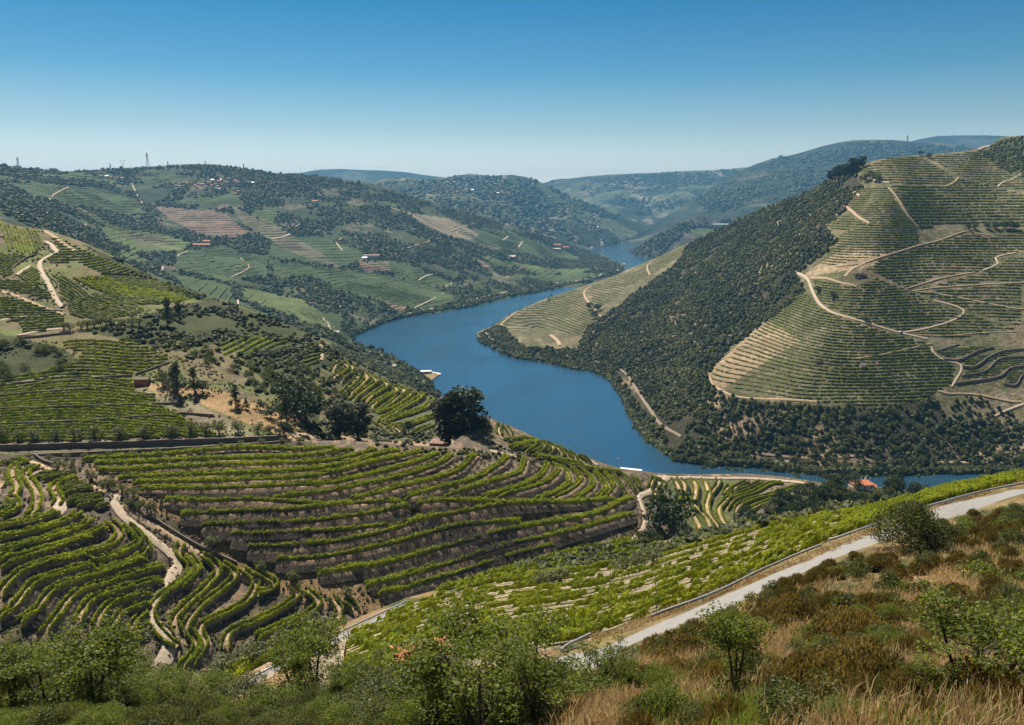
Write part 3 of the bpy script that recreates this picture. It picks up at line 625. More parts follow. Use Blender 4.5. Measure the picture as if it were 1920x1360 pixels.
D.build('valley_side', G_FAR, colD, 3, 2.5, noise=6, nscale=80, drop=.3)
Fl.build('opposite_hill', G_FAR, colF, 3, 2.5, noise=.8, nscale=30, drop=.3, back=(1.01, 1.04, 1.12, 1.3))
El.build('promontory', G_FAR, colE, 3, 2, noise=4, nscale=60, drop=.3)
Gl.build('far_hill', G_DIST, colG, 3, 2, noise=38, nscale=500, drop=.25)
Hl.build('far_hill', G_DIST, colG, 3, 2, noise=50, nscale=650, drop=.25)
Il.build('far_mountain', G_DIST, colI, 3, 2, noise=62, nscale=700, drop=.25)
J1.build('horizon_ridge', G_DIST, colI, 4, 3, drop=.1); J2.build('horizon_ridge', G_DIST, colI, 4, 3, drop=.1)
# base sheet of ground reaching the horizon, and the river lying on it
gd = mesh_obj('ground', [(-15000, -2000, -6), (15000, -2000, -6), (15000, 24000, -6), (-15000, 24000, -6)], np.array([[0, 1, 2, 3]]), G_DIST, col=np.tile((.08, .085, .045), (4, 1)))
tag(gd, kind='structure')
m, n, out = nodes_of('river_water')
b = N(n, "ShaderNodeBsdfPrincipled"); b.inputs['Base Color'].default_value = (.014, .05, .09, 1); b.inputs['Roughness'].default_value = .12; b.inputs['IOR'].default_value = 3.0
geo = N(n, "ShaderNodeNewGeometry"); mp = N(n, "ShaderNodeMapping"); mp.inputs['Scale'].default_value = (1, .6, 1); n.links.new(geo.outputs['Position'], mp.inputs[0])
n1 = N(n, "ShaderNodeTexNoise"); n1.inputs['Scale'].default_value = .16; n1.inputs['Detail'].default_value = 6; n1.inputs['Roughness'].default_value = .7; n.links.new(mp.outputs[0], n1.inputs['Vector'])
n2 = N(n, "ShaderNodeTexNoise"); n2.inputs['Scale'].default_value = .012; n2.inputs['Detail'].default_value = 5; n2.inputs['Distortion'].default_value = .3; n.links.new(mp.outputs[0], n2.inputs['Vector'])
mr = N(n, "ShaderNodeMapRange"); mr.inputs[1].default_value = .42; mr.inputs[2].default_value = .68; mr.inputs[3].default_value = .45; mr.inputs[4].default_value = 1.0; n.links.new(n2.outputs['Fac'], mr.inputs[0])
rr_ = N(n, "ShaderNodeMapRange"); rr_.inputs[1].default_value = .35; rr_.inputs[2].default_value = .65; rr_.inputs[3].default_value = .10; rr_.inputs[4].default_value = .13; n.links.new(n2.outputs['Fac'], rr_.inputs[0]); n.links.new(rr_.outputs[0], b.inputs['Roughness'])
bp = N(n, "ShaderNodeBump"); bp.inputs['Distance'].default_value = 1.2; n.links.new(mr.outputs[0], bp.inputs['Strength']); n.links.new(n1.outputs['Fac'], bp.inputs['Height'])
n.links.new(bp.outputs[0], b.inputs['Normal']); n.links.new(b.outputs[0], out.inputs[0]); WATER = m
rv = mesh_obj('river', [(-900, 350, 0), (2500, 350, 0), (2500, 7500, 0), (-900, 7500, 0)], np.array([[0, 1, 2, 3]]), WATER)
tag(rv, kind='structure')

# ------------------------------------------------------------------ tracks and roads laid on the land
def dscale(L, px, py): return L.Y(px, py)
def ribbon(name, L, pts, width, mat, lift=.25, step=6, label=None, flat=False, cat=None, rut=None):
    p = dens(pts, step); P = L.P(p[:, 0], p[:, 1]); t = np.gradient(P[:, :2], axis=0); t /= np.linalg.norm(t, axis=1, keepdims=True) + 1e-9
    nx, ny = -t[:, 1], t[:, 0]; w = np.broadcast_to(np.asarray(width, float), (len(p),)) if np.ndim(width) == 0 else np.interp(np.linspace(0, 1, len(p)), np.linspace(0, 1, len(width)), width)
    w = w * (1 + .16 * (fbm(P[:, 0], P[:, 1], 7, 2) - .5))
    rows = []
    for s in (-.5, -.25, 0, .25, .5):
        if flat: Q = P.copy(); Q[:, 0] += nx * w * s; Q[:, 1] += ny * w * s
        else: Q = L.at_xy(p[:, 0], p[:, 1], nx * w * s, ny * w * s)
        Q[:, 2] += lift + P[:, 1] * .0007 - (.25 + P[:, 1] * .0004 if abs(s) == .5 else 0); rows.append(Q)
    V = np.stack(rows, 1); V[~np.isfinite(V)] = 0
    o = mesh_obj(name, V.reshape(-1, 3), grid_faces(len(p), 5), mat, smooth=True)
    tag(o, label, cat, kind='structure'); return o, p, P
TR = []
tk = lambda L, pts, w=3.2, m=TRACK, lift=.3, st=6: ribbon('dirt_track', L, pts, np.array(w) * (.72 if L is Fl or L is D else 1.0), m, lift, st)
tk(B, z1((1190,510),(1230,620),(1320,740),(1500,880),(1650,1000),(1800,1120),(1875,1230),(1865,1340))+z2((1775,150),(1700,350),(1580,480),(1530,600),(1620,750),(1700,860),(1725,970),(1650,1130),(1560,1250),(1460,1360)), (3.2,3,3,3.2,3.2,3.5,4,4.5,5), lift=.5)
tk(B, z1((330,150),(560,240),(800,340),(1050,440),(1200,520)), 2.2, PATH); tk(B, z1((1240,530),(1300,620),(1500,760),(1700,880),(1920,1010))+[(372,1040),(420,1072),(470,1090)], 2.6, PATH)
tk(B, z1((540,670),(600,690),(640,630),(650,560)), 4.5, TRACK, .5); tk(B, z1((1100,530),(1200,540),(1280,560)), 5, TRACK, .5)
tk(B, z7((1660,490),(1610,540),(1520,610),(1440,650),(1470,740),(1490,850),(1460,930),(1380,1020)), (4,3,2.6,2.6,2.6,2.6), lift=.5)
tk(B, z7((1560,484),(1640,492),(1800,496))+[(1290,896),(1340,898),(1400,898),(1450,901),(1500,906),(1530,910)], 2.6, TRACK, .4)
tk(B, z9((1330,700),(1350,640),(1420,610),(1560,530),(1720,470),(1900,400)), 3, TRACK, .4)
tk(B, z7((250,280),(330,300),(420,315),(460,335)), 2.5); tk(B, z7((1050,358),(1110,395)), 3)
tk(B, z6((0,605),(150,610)), 2.6); tk(B, z5((1250,505),(1450,515),(1624,525)), 2.2)
zc = sh(0, 400, 4.8)
tk(C, zc((410,258),(460,285),(490,330),(520,350),(440,390),(370,430),(355,470),(375,540),(420,610),(460,690),(500,770),(560,850)), (3,3.4,3.4,3,3,3,3,3), lift=.4)
tk(C, zc((10,705),(100,730),(220,780),(340,830),(450,870),(580,915)), 2.6, PATH); tk(C, zc((400,160),(500,220),(580,280),(680,340)), 3.5, PATH)
tk(C, zc((0,970),(120,945),(250,935),(360,930)), 2.2, TRACK, .3); tk(C, zc((160,1105),(300,1075),(450,1050),(600,1040)), 2.4, TRACK, .3); tk(C, zc((150,560),(200,520),(270,480)), 3, TRACK, .3)
tk(C, z8((200,130),(215,190),(205,270)), 2.2, PATH); tk(C, [(600,822),(570,818),(548,818)], 5, PATH)
zd = sh(500, 280, 2.595)
tk(D, zd((430,868),(520,850),(600,820),(700,800),(800,780),(910,762),(1000,735),(1080,715),(1200,690),(1350,660),(1500,645),(1600,625),(1640,600),(1650,572)), 7, TRACK, .8)
tk(D, zd((700,782),(780,745),(862,702)), 5); tk(D, zd((345,745),(362,770),(358,800)), 6); tk(D, zd((275,825),(300,850),(305,880)), 7)
tk(D, z8((370,190),(450,205),(560,235),(700,262),(760,275)), 6); tk(D, z8((870,285),(880,300),(845,325)), 7); tk(D, z8((1180,545),(1215,580),(1250,620)), 8)
tk(D, zd((640,495),(740,465),(850,430)), 5, PATH); tk(D, zd((860,410),(790,370),(700,320),(600,285)), 9, PATH); tk(D, zd((900,400),(950,380),(1015,360)), 6, PATH); tk(D, zd((20,440),(100,420),(155,365)), 7)
tk(D, zd((1150,445),(1175,425)), 8); tk(D, zd((1225,480),(1245,450)), 9); tk(D, zd((365,435),(340,455),(370,495)), 6); tk(D, zd((740,640),(770,620),(810,610)), 6); tk(D, zd((1070,530),(1180,530),(1300,540)), 7, PATH)
tk(D, zd((900,660),(905,650),(870,670)), 6); tk(D, zd((1705,600),(1710,570)), 12)
ze = sh(0, 240, 2.956)
tk(D, ze((275,400),(300,370),(380,330)), 5, PATH); tk(D, ze((965,760),(985,710),(1040,685)), 5); tk(D, ze((895,810),(905,770)), 5); tk(D, ze((1330,720),(1380,775),(1280,830)), 4, PATH)
tk(D, ze((1520,615),(1600,595),(1655,535)), 6); tk(D, ze((1320,980),(1320,940)), 5); tk(D, ze((470,560),(475,535)), 5); tk(D, ze((730,310),(770,390),(800,435)), 7, PATH)
tk(Gl, sh(700,300,3.625)((880,470),(930,430),(1000,410)), 14, PATH, 2); tk(Gl, [(1107,466),(1130,460)], 14, TRACK, 2)
zf = sh(1200, 220, 2.667); zg = sh(900, 440, 4.8); zh = sh(1200, 640, 2.615); zi = sh(1480, 500, 4.364); zj = sh(1480, 240, 4.25)
tk(Fl, zi((30,35),(100,75),(150,110),(185,200),(240,300),(330,370),(450,410),(620,460),(780,510),(900,545),(1010,570),(1130,595)), 3.4, TRACK, .6)
tk(Fl, zi((930,545),(1100,515),(1300,460),(1400,410),(1430,370),(1380,335),(1280,305),(1180,280)), 3.2, TRACK, .6); tk(Fl, zi((170,95),(300,100),(400,130),(550,165)), 3.2, PATH, .6)
tk(Fl, zj((360,1110),(600,1080),(700,1045),(940,970),(1040,940),(1200,900),(1400,830),(1500,845),(1600,860)), 2.6, PATH, .6); tk(Fl, zj((440,1190),(500,1130),(600,1080)), 5, PATH, .6)
tk(Fl, zj((1540,1140),(1620,1110),(1665,1080),(1640,1045),(1690,1020),(1800,1000)), 3.4, TRACK, .6); tk(Fl, zj((940,1285),(1100,1235),(1250,1195),(1480,1155)), 2.4, PATH, .6)
tk(Fl, zj((985,1305),(1200,1275),(1500,1255),(1870,1235)), 2.2, PATH, .6); tk(Fl, zj((435,625),(490,660),(550,715),(640,765)), 4, PATH, .6); tk(Fl, zj((480,495),(560,545)), 4, PATH, .6)
tk(Fl, zj((790,480),(860,560),(930,680),(1020,790)), 3, PATH, .5); tk(Fl, zj((630,405),(720,430),(800,440)), 3.6, TRACK, .6); tk(Fl, zj((1240,470),(1310,440),(1350,400)), 4, PATH, .6); tk(Fl, zj((1660,475),(1700,435),(1760,420),(1850,370)), 4, TRACK, .6); tk(Fl, zj((1500,180),(1560,155),(1600,145)), 6, TRACK, .6)
tk(Fl, zi((1165,660),(1175,700),(1230,750),(1290,780),(1390,800),(1410,850),(1370,920),(1330,990)), 3, TRACK, .6); tk(Fl, zi((1210,1020),(1300,1045),(1400,1045),(1550,1055),(1800,1105),(1900,1110)), 2.8, PATH, .6)
tk(Fl, zi((520,760),(700,735),(900,695),(1050,660),(1160,635)), 1.8, PATH, .5); tk(Fl, zi((1010,205),(1200,225),(1400,260),(1600,300),(1800,340),(1920,350)), 2.4, PATH, .5); tk(Fl, zi((1050,565),(1300,570),(1600,545),(1860,535)), 2, PATH, .5)
tk(Fl, zh((290,165),(340,180),(350,210),(400,245),(480,275),(600,285),(750,290),(870,300)), 4, PATH, .6); tk(Fl, zh((1730,375),(1790,345),(1880,310)), 3.4, TRACK, .6)
tk(Fl, zg((950,1125),(1050,1150),(1200,1190),(1280,1230),(1340,1290))+zh((0,268),(50,340),(100,410),(200,470)), 3.6, RAILB, .8)
tk(Fl, zh((500,540),(650,562),(800,575),(950,575),(1060,565)), 4, RAILB, .8); tk(Fl, zh((1290,595),(1500,598),(1700,598),(1883,602)), 4, PATH, .8)
tk(Fl, zg((60,880),(90,870)), 3, PATH, .6); tk(Fl, zg((60,885),(80,930),(150,960),(250,985)), 6, PATH, .8); tk(Fl, zg((190,810),(250,760),(330,700)), 6, PATH, .8); tk(Fl, zg((190,810),(240,840),(340,840),(420,845)), 5, PATH, .6)
tk(Fl, zg((1000,470),(940,510),(945,570),(1000,640),(1060,710),(1110,770)), 6, PATH, .6); tk(Fl, zg((1560,240),(1500,290),(1530,370)), 5, PATH, .6); tk(Fl, zg((640,910),(700,960),(720,1000)), 9, PATH, .6)

# the paved road and its lower bend
ROADL = [(1040,1256),(1105,1228),(1220,1179),(1340,1131),(1480,1068),(1640,1001),(1760,957),(1920,913)]
rd, rp, rP = ribbon('road', A, [(x, y + 6) for x, y in ROADL], 6.6, ASPH, .08, 5)
LOW = [(430,1298),(480,1268),(525,1246),(640,1188),(700,1160),(760,1131)]
ribbon('road', A, [(x + 4, y + 4) for x, y in LOW], 4.6, ASPH, .1, 5)

# haze over the whole valley
hz = Acc().box((0, 10500, 560), (29000, 24600, 1134))
hm = bpy.data.materials.new('valley_air'); hm.use_nodes = True; hn = hm.node_tree; hn.nodes.clear()
ho = hn.nodes.new("ShaderNodeOutputMaterial"); pv = hn.nodes.new("ShaderNodeVolumePrincipled")
pv.inputs['Color'].default_value = (.16, .46, .78, 1); pv.inputs['Density'].default_value = 6.2e-5; pv.inputs['Anisotropy'].default_value = 0.2
hn.links.new(pv.outputs[0], ho.inputs['Volume'])
tag(hz.obj('haze', hm), 'thin blue summer haze filling the valley', 'haze', kind='stuff')
# ------------------------------------------------------------------ vines: terraces, rows, leaves
def leaf_quads(Cn, size, tint, flat=.0, aspect=1.0):
    """one small random-facing quad per centre"""
    m = len(Cn); a = rng.normal(size=(m, 3)); a[:, 2] *= 1 - flat; a /= np.linalg.norm(a, axis=1, keepdims=True) + 1e-9
    b = np.cross(a, rng.normal(size=(m, 3))); b /= np.linalg.norm(b, axis=1, keepdims=True) + 1e-9
    s = np.broadcast_to(size, (m,))[:, None] * .5; a = a * s; b = b * s * aspect
    V = np.stack([Cn - a, Cn - b * .8, Cn + a, Cn + b * .8], 1).reshape(-1, 3)
    Fq = np.arange(m * 4).reshape(-1, 4); T = np.repeat(tint, 4); return V, Fq, np.stack([T, T, T], 1)
def cat_parts(parts):
    V = []; Fs = []; C = []; n = 0
    for v, f, c in parts:
        V.append(v); Fs.append(f + n); C.append(c); n += len(v)
    return np.concatenate(V), np.concatenate(Fs), np.concatenate(C)
def hedge(P, w=.8, h=1.4, lpm=10, ls=.35, gap=.0, stem=0.0, step=.7):
    """a trained row of vines along world path P"""
    L = np.concatenate([[0], np.cumsum(np.linalg.norm(np.diff(P, axis=0), axis=1))])
    n = max(3, int(L[-1] / step) + 1); s = np.linspace(0, L[-1], n)
    Q = np.stack([np.interp(s, L, P[:, k]) for k in range(3)], 1)
    t = np.gradient(Q[:, :2], axis=0); t /= np.linalg.norm(t, axis=1, keepdims=True) + 1e-9
    nx = np.stack([-t[:, 1], t[:, 0], np.zeros(n)], 1)
    vig = .55 + .45 * vnoise(Q[:, 0] + 5, Q[:, 1] + 9, 2.3) + .45 * vnoise(Q[:, 0] + 45, Q[:, 1] + 19, 1.1)
    if gap: vig = np.where(vnoise(Q[:, 0] + 50, Q[:, 1] + 20, 1.6) < gap, .18, vig)
    parts = []
    prof = np.array([(-.5, .12), (-.42, .72), (0, .92), (.42, .72), (.5, .12)])
    jit = rng.normal(0, .13, (n, 5, 2))
    V = Q[:, None] + nx[:, None] * (w * .85 * (prof[None, :, 0] + jit[..., 0]) * vig[:, None])[..., None]
    V[..., 2] += stem + h * np.maximum(.02, prof[None, :, 1] + jit[..., 1]) * vig[:, None]
    ct = .25 + .35 * vnoise(Q[:, 0], Q[:, 1], 7) + rng.normal(0, .12, n)
    parts.append((V.reshape(-1, 3), grid_faces(n, 5), np.repeat(np.clip(ct, 0, 1), 5)[:, None] * np.ones(3)))
    m = int(L[-1] * lpm)
    if m > 3:
        u = rng.random(m) * (n - 1); i = u.astype(int); f = (u - i)[:, None]; i2 = np.minimum(i + 1, n - 1)
        Cn = Q[i] * (1 - f) + Q[i2] * f; vg = vig[i]
        a = rng.random(m) * np.pi; r = .7 + .55 * rng.random(m)
        Cn = Cn + nx[i] * (np.cos(a) * .55 * w * vg * r)[:, None]; Cn[:, 2] += stem + h * vg * (.18 + .85 * np.sin(a) * r)
        tt = np.clip(ct[i] + .15 + rng.normal(0, .25, m), 0, 1)
        parts.append(leaf_quads(Cn, ls * (.7 + .6 * rng.random(m)), tt))
    return cat_parts(parts)
ROWS = []            # every vine row before it is turned into an object
def add_row(zone, P, order, **kw):
    if len(P) < 2: return
    Lm = np.linalg.norm(np.diff(P, axis=0), axis=1).sum()
    if Lm < 3: return
    ROWS.append(dict(zone=zone, P=P, order=order, kw=kw, size=Lm * kw.get('h', 1.4) / (P[:, 1].mean() ** 2)))
LEDGE = []
def smooth1(a, k):
    if len(a) < 3: return a
    k = min(k, len(a) // 2 * 2 - 1); k = max(k, 1); p = np.pad(a, (k // 2, k // 2), 'edge'); return np.convolve(p, np.ones(k) / k, 'valid')[:len(a)]
def terrace(L, pts, zone, idx, w=3.0, mode='mid', rows=2, tread=TAN, riser=SCHIST * .62, step=4, lpm=34, ls=.42, h=1.35, rw=.85):
    p = dens(pts, step)
    P = L.P(p[:, 0], p[:, 1]); t = np.gradient(P[:, :2], axis=0); t /= np.linalg.norm(t, axis=1, keepdims=True) + 1e-9
    nd = np.stack([-t[:, 1], t[:, 0]], 1)
    if (L.at_xy(p[:, 0], p[:, 1], nd[:, 0] * 2, nd[:, 1] * 2)[:, 2] - P[:, 2]).sum() > 0: nd = -nd
    for k in (0, 1): nd[:, k] = smooth1(nd[:, k], 5)
    oi = -w if mode == 'lip' else -w / 2; oo = oi + w
    I = L.at_xy(p[:, 0], p[:, 1], nd[:, 0] * oi, nd[:, 1] * oi)
    O = L.at_xy(p[:, 0], p[:, 1], nd[:, 0] * oo, nd[:, 1] * oo)
    z = smooth1(np.maximum(I[:, 2], O[:, 2]), 7) + .15
    ed = np.minimum(np.arange(len(p)), np.arange(len(p))[::-1]); tp = np.clip((ed + .3) / 3, 0, 1) ** .7
    z = O[:, 2] + .12 + (z - O[:, 2] - .12) * tp
    prot = np.clip(z - O[:, 2], .15, 3.5)
    def at(o, zz): Q = P.copy(); Q[:, 0] += nd[:, 0] * o; Q[:, 1] += nd[:, 1] * o; Q[:, 2] = zz; return Q
    jr = rng.normal(0, .12, len(p))
    prof = [at(oi - .5, np.maximum(z, I[:, 2]) + .35), at(oi, z), at(oo - .3, z + .02), at(oo + jr, z - .15), at(oo + .45 * prot + jr, z - prot * .5), at(oo + 1.05 * prot, z - prot - .5)]
    V = np.stack(prof, 1); C = np.empty(V.shape); C[:, :3] = tread * (.8 + .35 * rng.random((len(p), 1, 1))); C[:, 3] = tread * .9; C[:, 4:] = riser * (.7 + .6 * rng.random((len(p), 1, 1)))
    LEDGE.append((V.reshape(-1, 3), grid_faces(len(p), 6), C.reshape(-1, 3)))
    offs = {2: (oi + .3, oo - 1.25), 1: (oo - 1.1,), 0: ()}[rows]
    if mode == 'mid' and rows == 2: offs = (oi + .1, oo - .55)
    for k, o in enumerate(offs):
        fr = np.clip((oo - o) / w, 0, 1); Q = at(o, np.maximum(z, O[:, 2] * (1 - fr) + I[:, 2] * fr) + .03); add_row(zone, Q, idx * 2 + k, w=rw, h=h, lpm=lpm, ls=ls)
for i, l in enumerate(BOWL): terrace(B, l, 'bowl', i, w=3.2, mode='lip', rows=2, h=1.4 if i <= 20 else 1.65, rw=.95 if i <= 20 else 1.15)
for i, l in enumerate(SPUR): terrace(B, l, 'spur', i, w=3.3)
for i, l in enumerate(NOSE): terrace(B, l, 'nose', i, w=3.0, rows=2)
for i, l in enumerate(RIGHTP): terrace(B, l, 'fan', i, w=3.6, rows=2, h=1.3)
for i, l in enumerate(MIDV): terrace(C, l, 'mid', i, w=4.0, rows=2, h=1.5, rw=1.2, lpm=8, ls=.5)
V, Fq, Cc = cat_parts(LEDGE)
tag(mesh_obj('terraces', V, Fq, G_MID, col=Cc), kind='structure')

def between(g0, g1, n, step=6, pw=1.0):
    a = dens(g0, 4); b = dens(g1, 4); m = 140
    ra = np.stack([np.interp(np.linspace(0, 1, m), np.linspace(0, 1, len(a)), a[:, k]) for k in (0, 1)], 1)
    rb = np.stack([np.interp(np.linspace(0, 1, m), np.linspace(0, 1, len(b)), b[:, k]) for k in (0, 1)], 1)
    for i in range(n):
        f = (i / (n - 1)) ** pw; yield i, ra * (1 - f) + rb * f
gA = [(640,1290),(760,1262),(900,1234),(1010,1214),(1110,1192),(1220,1154),(1340,1110),(1480,1045),(1640,980),(1800,932),(1920,902)]
gB = [(655,1196),(700,1172),(760,1145),(820,1122),(900,1102),(1000,1088),(1100,1078),(1200,1058),(1330,1022),(1450,990),(1640,955),(1800,914),(1920,890)]
for i, q in between(gA, gB, 19):
    P = A.P(q[:, 0], q[:, 1]); d = .5 * (vnoise(q[:, 0], q[:, 1], 90) - .5); P[:, 0] += d
    c_ = (52 if i % 4 == 1 else 70) if i % 2 else 140
    for a, b_, left in ((0, min(c_, 64), True), (63, c_, False)):
        if b_ - a < 8: continue
        add_row('near', P[a:b_], i * 2 + (0 if left else 1), w=.6, h=.95, stem=.22, lpm=95 if not left else 60, ls=.17, gap=.42 if left else .3, step=.5)
gC = [(1000,1082),(1100,1070),(1180,1052),(1260,1030)]; gD = [(820,1112),(960,1068),(1080,1036),(1180,1015)]
for i, q in between(gD, gC, 6): add_row('dark field', A.P(q[:, 0], q[:, 1]), i, w=.9, h=1.4, lpm=20, ls=.3)
gE = [(430,1280),(480,1252),(520,1232)]; gF = [(420,1262),(470,1240),(520,1222)]
for i, q in between(gE, gF, 3): add_row('roadside plot', A.P(q[:, 0], q[:, 1]), i, w=.8, h=1.2, lpm=16, ls=.3)

def contour_rows(L, zone, poly, dz, fn=None, cols=3, wig=.25, minlen=14, **kw):
    poly = np.array(poly, float); x0, x1 = poly[:, 0].min(), poly[:, 0].max(); y0, y1 = poly[:, 1].min(), poly[:, 1].max()
    xs = np.arange(x0, x1, cols); ys = np.arange(y1, y0 - 1, -1.0); X, Yy = np.meshgrid(xs, ys, indexing='ij'); P = L.P(X, Yy)
    ph = P[..., 2] if fn is None else fn(P); ph = ph + wig * dz * (vnoise(P[..., 0], P[..., 1], 28 * dz) - .5) * 2; ins = inpoly(X, Yy, poly)
    lo, hi = ph[ins].min(), ph[ins].max(); c = 0
    for lv in np.arange(lo + dz * .5, hi, dz):
        s = (ph[:, :-1] - lv) * (ph[:, 1:] - lv) < 0; s &= ins[:, :-1]
        has = s.any(1); j = s.argmax(1); a = ph[np.arange(len(xs)), j]; b_ = ph[np.arange(len(xs)), np.minimum(j + 1, len(ys) - 1)]
        py = ys[j] - (lv - a) / np.where(np.abs(b_ - a) < 1e-6, 1e-6, b_ - a)
        k = 0
        while k < len(xs):
            if not has[k]: k += 1; continue
            e = k
            while e + 1 < len(xs) and has[e + 1] and abs(py[e + 1] - py[e]) < cols * 3.5: e += 1
            if (e - k) * cols >= minlen:
                q = np.stack([xs[k:e + 1], py[k:e + 1]], 1)
                add_row(zone, L.P(q[:, 0], q[:, 1]), c, **kw)
            k = e + 1
        c += 1
kc = dict(w=.9, h=1.15, lpm=6, ls=.5, step=1.4)
WALLS_C = [z_ for z_ in []]
zz = sh(0, 620, 5.666)
contour_rows(C, 'walled terraces', zz((0,1190),(1000,1170),(1800,1140),(2400,1150),(2000,960),(1700,780),(1650,700),(1440,640),(1400,500),(700,530),(0,590)), .85, minlen=30, wig=.1, **kc)
contour_rows(C, 'walled terraces', zz((0,560),(700,520),(1400,470),(1800,360),(1790,260),(1600,190),(1400,110),(1000,90),(650,130),(700,200),(900,260),(600,400),(0,490)), 1.0, minlen=20, wig=.1, **kc)
kc2 = dict(w=1.25, h=1.35, lpm=8, ls=.55, step=1.4)
contour_rows(C, 'hilltop field', zc((0,70),(180,130),(400,160),(420,280),(330,390),(180,380),(0,360)), 1.5, fn=lambda P: .5 * P[..., 0] + .35 * P[..., 1], **kc2)
contour_rows(C, 'hilltop field', zc((0,380),(120,370),(240,400),(140,480),(110,560),(0,600)), 1.4, fn=lambda P: .2 * P[..., 0] + .5 * P[..., 1], **kc2)
contour_rows(C, 'hilltop field', zc((150,570),(300,480),(350,520),(370,660),(300,660)), 1.3, fn=lambda P: .45 * P[..., 0] + .5 * P[..., 1], **kc2)
contour_rows(C, 'hilltop field', zc((0,610),(150,600),(370,680),(460,740),(480,800),(230,740),(0,680)), 1.1, **kc2)
contour_rows(C, 'hilltop field', zc((0,740),(200,790),(420,860),(580,930),(580,1040),(200,1090),(170,1000),(0,950)), 1.0, **kc2)
contour_rows(C, 'hilltop field', zc((470,560),(600,590),(830,730),(650,820),(580,790),(520,680)), 1.6, fn=lambda P: .35 * P[..., 0] + .5 * P[..., 1], **kc2)
contour_rows(C, 'hilltop field', zc((600,830),(830,730),(1000,740),(1300,860),(1290,900),(1180,930),(900,970),(640,940)), 1.2, fn=lambda P: .1 * P[..., 0] + .5 * P[..., 1], **kc2)
contour_rows(C, 'hilltop field', zc((640,590),(950,570),(1190,590),(1450,620),(1830,740),(1640,800),(1400,830),(1150,830)), 1.25, fn=lambda P: -.12 * P[..., 0] + .5 * P[..., 1], **kc2)
contour_rows(C, 'hilltop field', zc((420,180),(540,230),(720,320),(980,430),(1180,510),(1430,600),(1180,570),(900,540),(680,440),(480,480),(420,420),(530,340)), 1.5, **kc2)
contour_rows(C, 'hollow plot', [(405,640),(470,630),(540,640),(545,655),(500,662),(420,668)], 1.5, **kc2)
contour_rows(C, 'hollow plot', [(560,690),(600,690),(605,660),(575,660)], 1.2, **kc2)
kf = dict(w=1.9, h=1.5, lpm=2.4, ls=1.0, step=2.0, gap=.2)
def fz(pts, dz, fn=None, **k2): contour_rows(Fl, 'opposite hill', pts, dz, fn=fn, minlen=12, **{**kf, **k2})
fz(zj((520,350),(760,250),(1050,225),(1200,330),(1330,400),(1250,460),(800,440),(640,400)), 4.0)
fz(zj((800,470),(1260,470),(1360,400),(1700,490),(1893,550),(1893,800),(1450,780),(1030,790),(930,660)), 4.2, h=2.0)
fz(zj((560,480),(780,470),(920,680),(1020,800),(1040,920),(800,1000),(420,1090),(210,1110),(400,850),(650,760),(440,620)), 3.0, w=1.2, h=1.2)
fz(zj((290,790),(360,710),(440,690),(620,770),(500,810),(400,820)), 3.4)
fz(zj((700,1060),(1050,950),(1400,850),(1600,870),(1893,830),(1893,980),(1650,1030),(1620,1100),(1500,1150),(1150,1190),(930,1280),(720,1180),(600,1130)), 3.2)
fz(zj((1000,1290),(1500,1170),(1650,1110),(1740,1040),(1893,1020),(1893,1220),(1500,1240)), 3.0)
fz(zj((1100,240),(1500,190),(1720,190),(1893,300),(1893,500),(1640,470),(1400,400),(1200,300)), 4.0)
fz(zi((190,110),(540,170),(700,90),(1000,210),(1170,290),(1390,370),(1300,460),(900,530),(600,450),(260,310)), 2.8)
fz(zi((1020,560),(1300,470),(1430,380),(1860,520),(1400,590)), 2.8); fz(zi((1040,215),(1900,140),(1900,520),(1700,440),(1430,350),(1200,270)), 3.2)
fz(zi((0,230),(160,230),(240,330),(440,430),(900,570),(1180,640),(1160,700),(1370,820),(1320,960),(1200,1030),(1090,1110),(600,1150),(0,1090),(-300,1050),(-460,1000),(-640,920),(-640,880),(-300,560)), 2.6)
fz(zi((1200,700),(1300,660),(1660,660),(1300,760)), 1.6, w=1.1, h=1.1); fz(zi((1400,790),(1500,740),(1900,680),(1900,690),(1540,820)), 1.6, w=1.1, h=1.1)
fz(zi((1430,860),(1640,830),(1700,760),(1944,740),(1944,780),(1740,850),(1700,900),(1410,930)), 1.6, w=1.1, h=1.1); fz(zi((1750,950),(1800,860),(1944,820),(1944,900),(1860,960)), 1.4, w=1.1, h=1.1)
fz(zg((200,810),(330,700),(600,590),(900,480),(940,560),(1000,650),(1030,770),(900,910),(700,870),(420,840)), 2.6, w=1.6, h=1.5)
fz(zg((960,510),(1100,430),(1500,290),(1900,70),(1944,110),(1600,330),(1450,400),(1300,500),(1100,660),(1040,650)), 3.0, w=1.4, h=1.3)
# far side of the valley: rows of the distant vineyards
kd = dict(w=2.4, h=1.9, lpm=.0, ls=1, step=9.0)
def dzr(pts, dz): contour_rows(D, 'valley side', pts, dz, cols=4, minlen=10, wig=.35, **kd)
for (pts, c) in PATCH_D:
    if tuple(c) in (VG, VG2, VS, BROWN): dzr(pts, 4.6 if np.mean([q[1] for q in pts]) > 480 else 6.5)
dzr([(100,345),(260,365),(265,455),(140,400)], 8)
print('rows', len(ROWS), round(time.time() - T0, 1))
ORD = 'first second third fourth fifth sixth seventh eighth ninth tenth eleventh twelfth thirteenth fourteenth fifteenth sixteenth seventeenth eighteenth nineteenth'.split()
TENS = {20: 'twent', 30: 'thirt', 40: 'fort', 50: 'fift', 60: 'sixt', 70: 'sevent', 80: 'eight', 90: 'ninet'}
def ordn(i):
    i += 1
    if i < 20: return ORD[i - 1]
    if i >= 100: return ('one hundredth' if i == 100 else 'hundred and ' + ordn(i - 101))
    t = i // 10 * 10; return TENS[t] + 'ieth' if i % 10 == 0 else TENS[t] + 'y-' + ORD[i % 10 - 1]
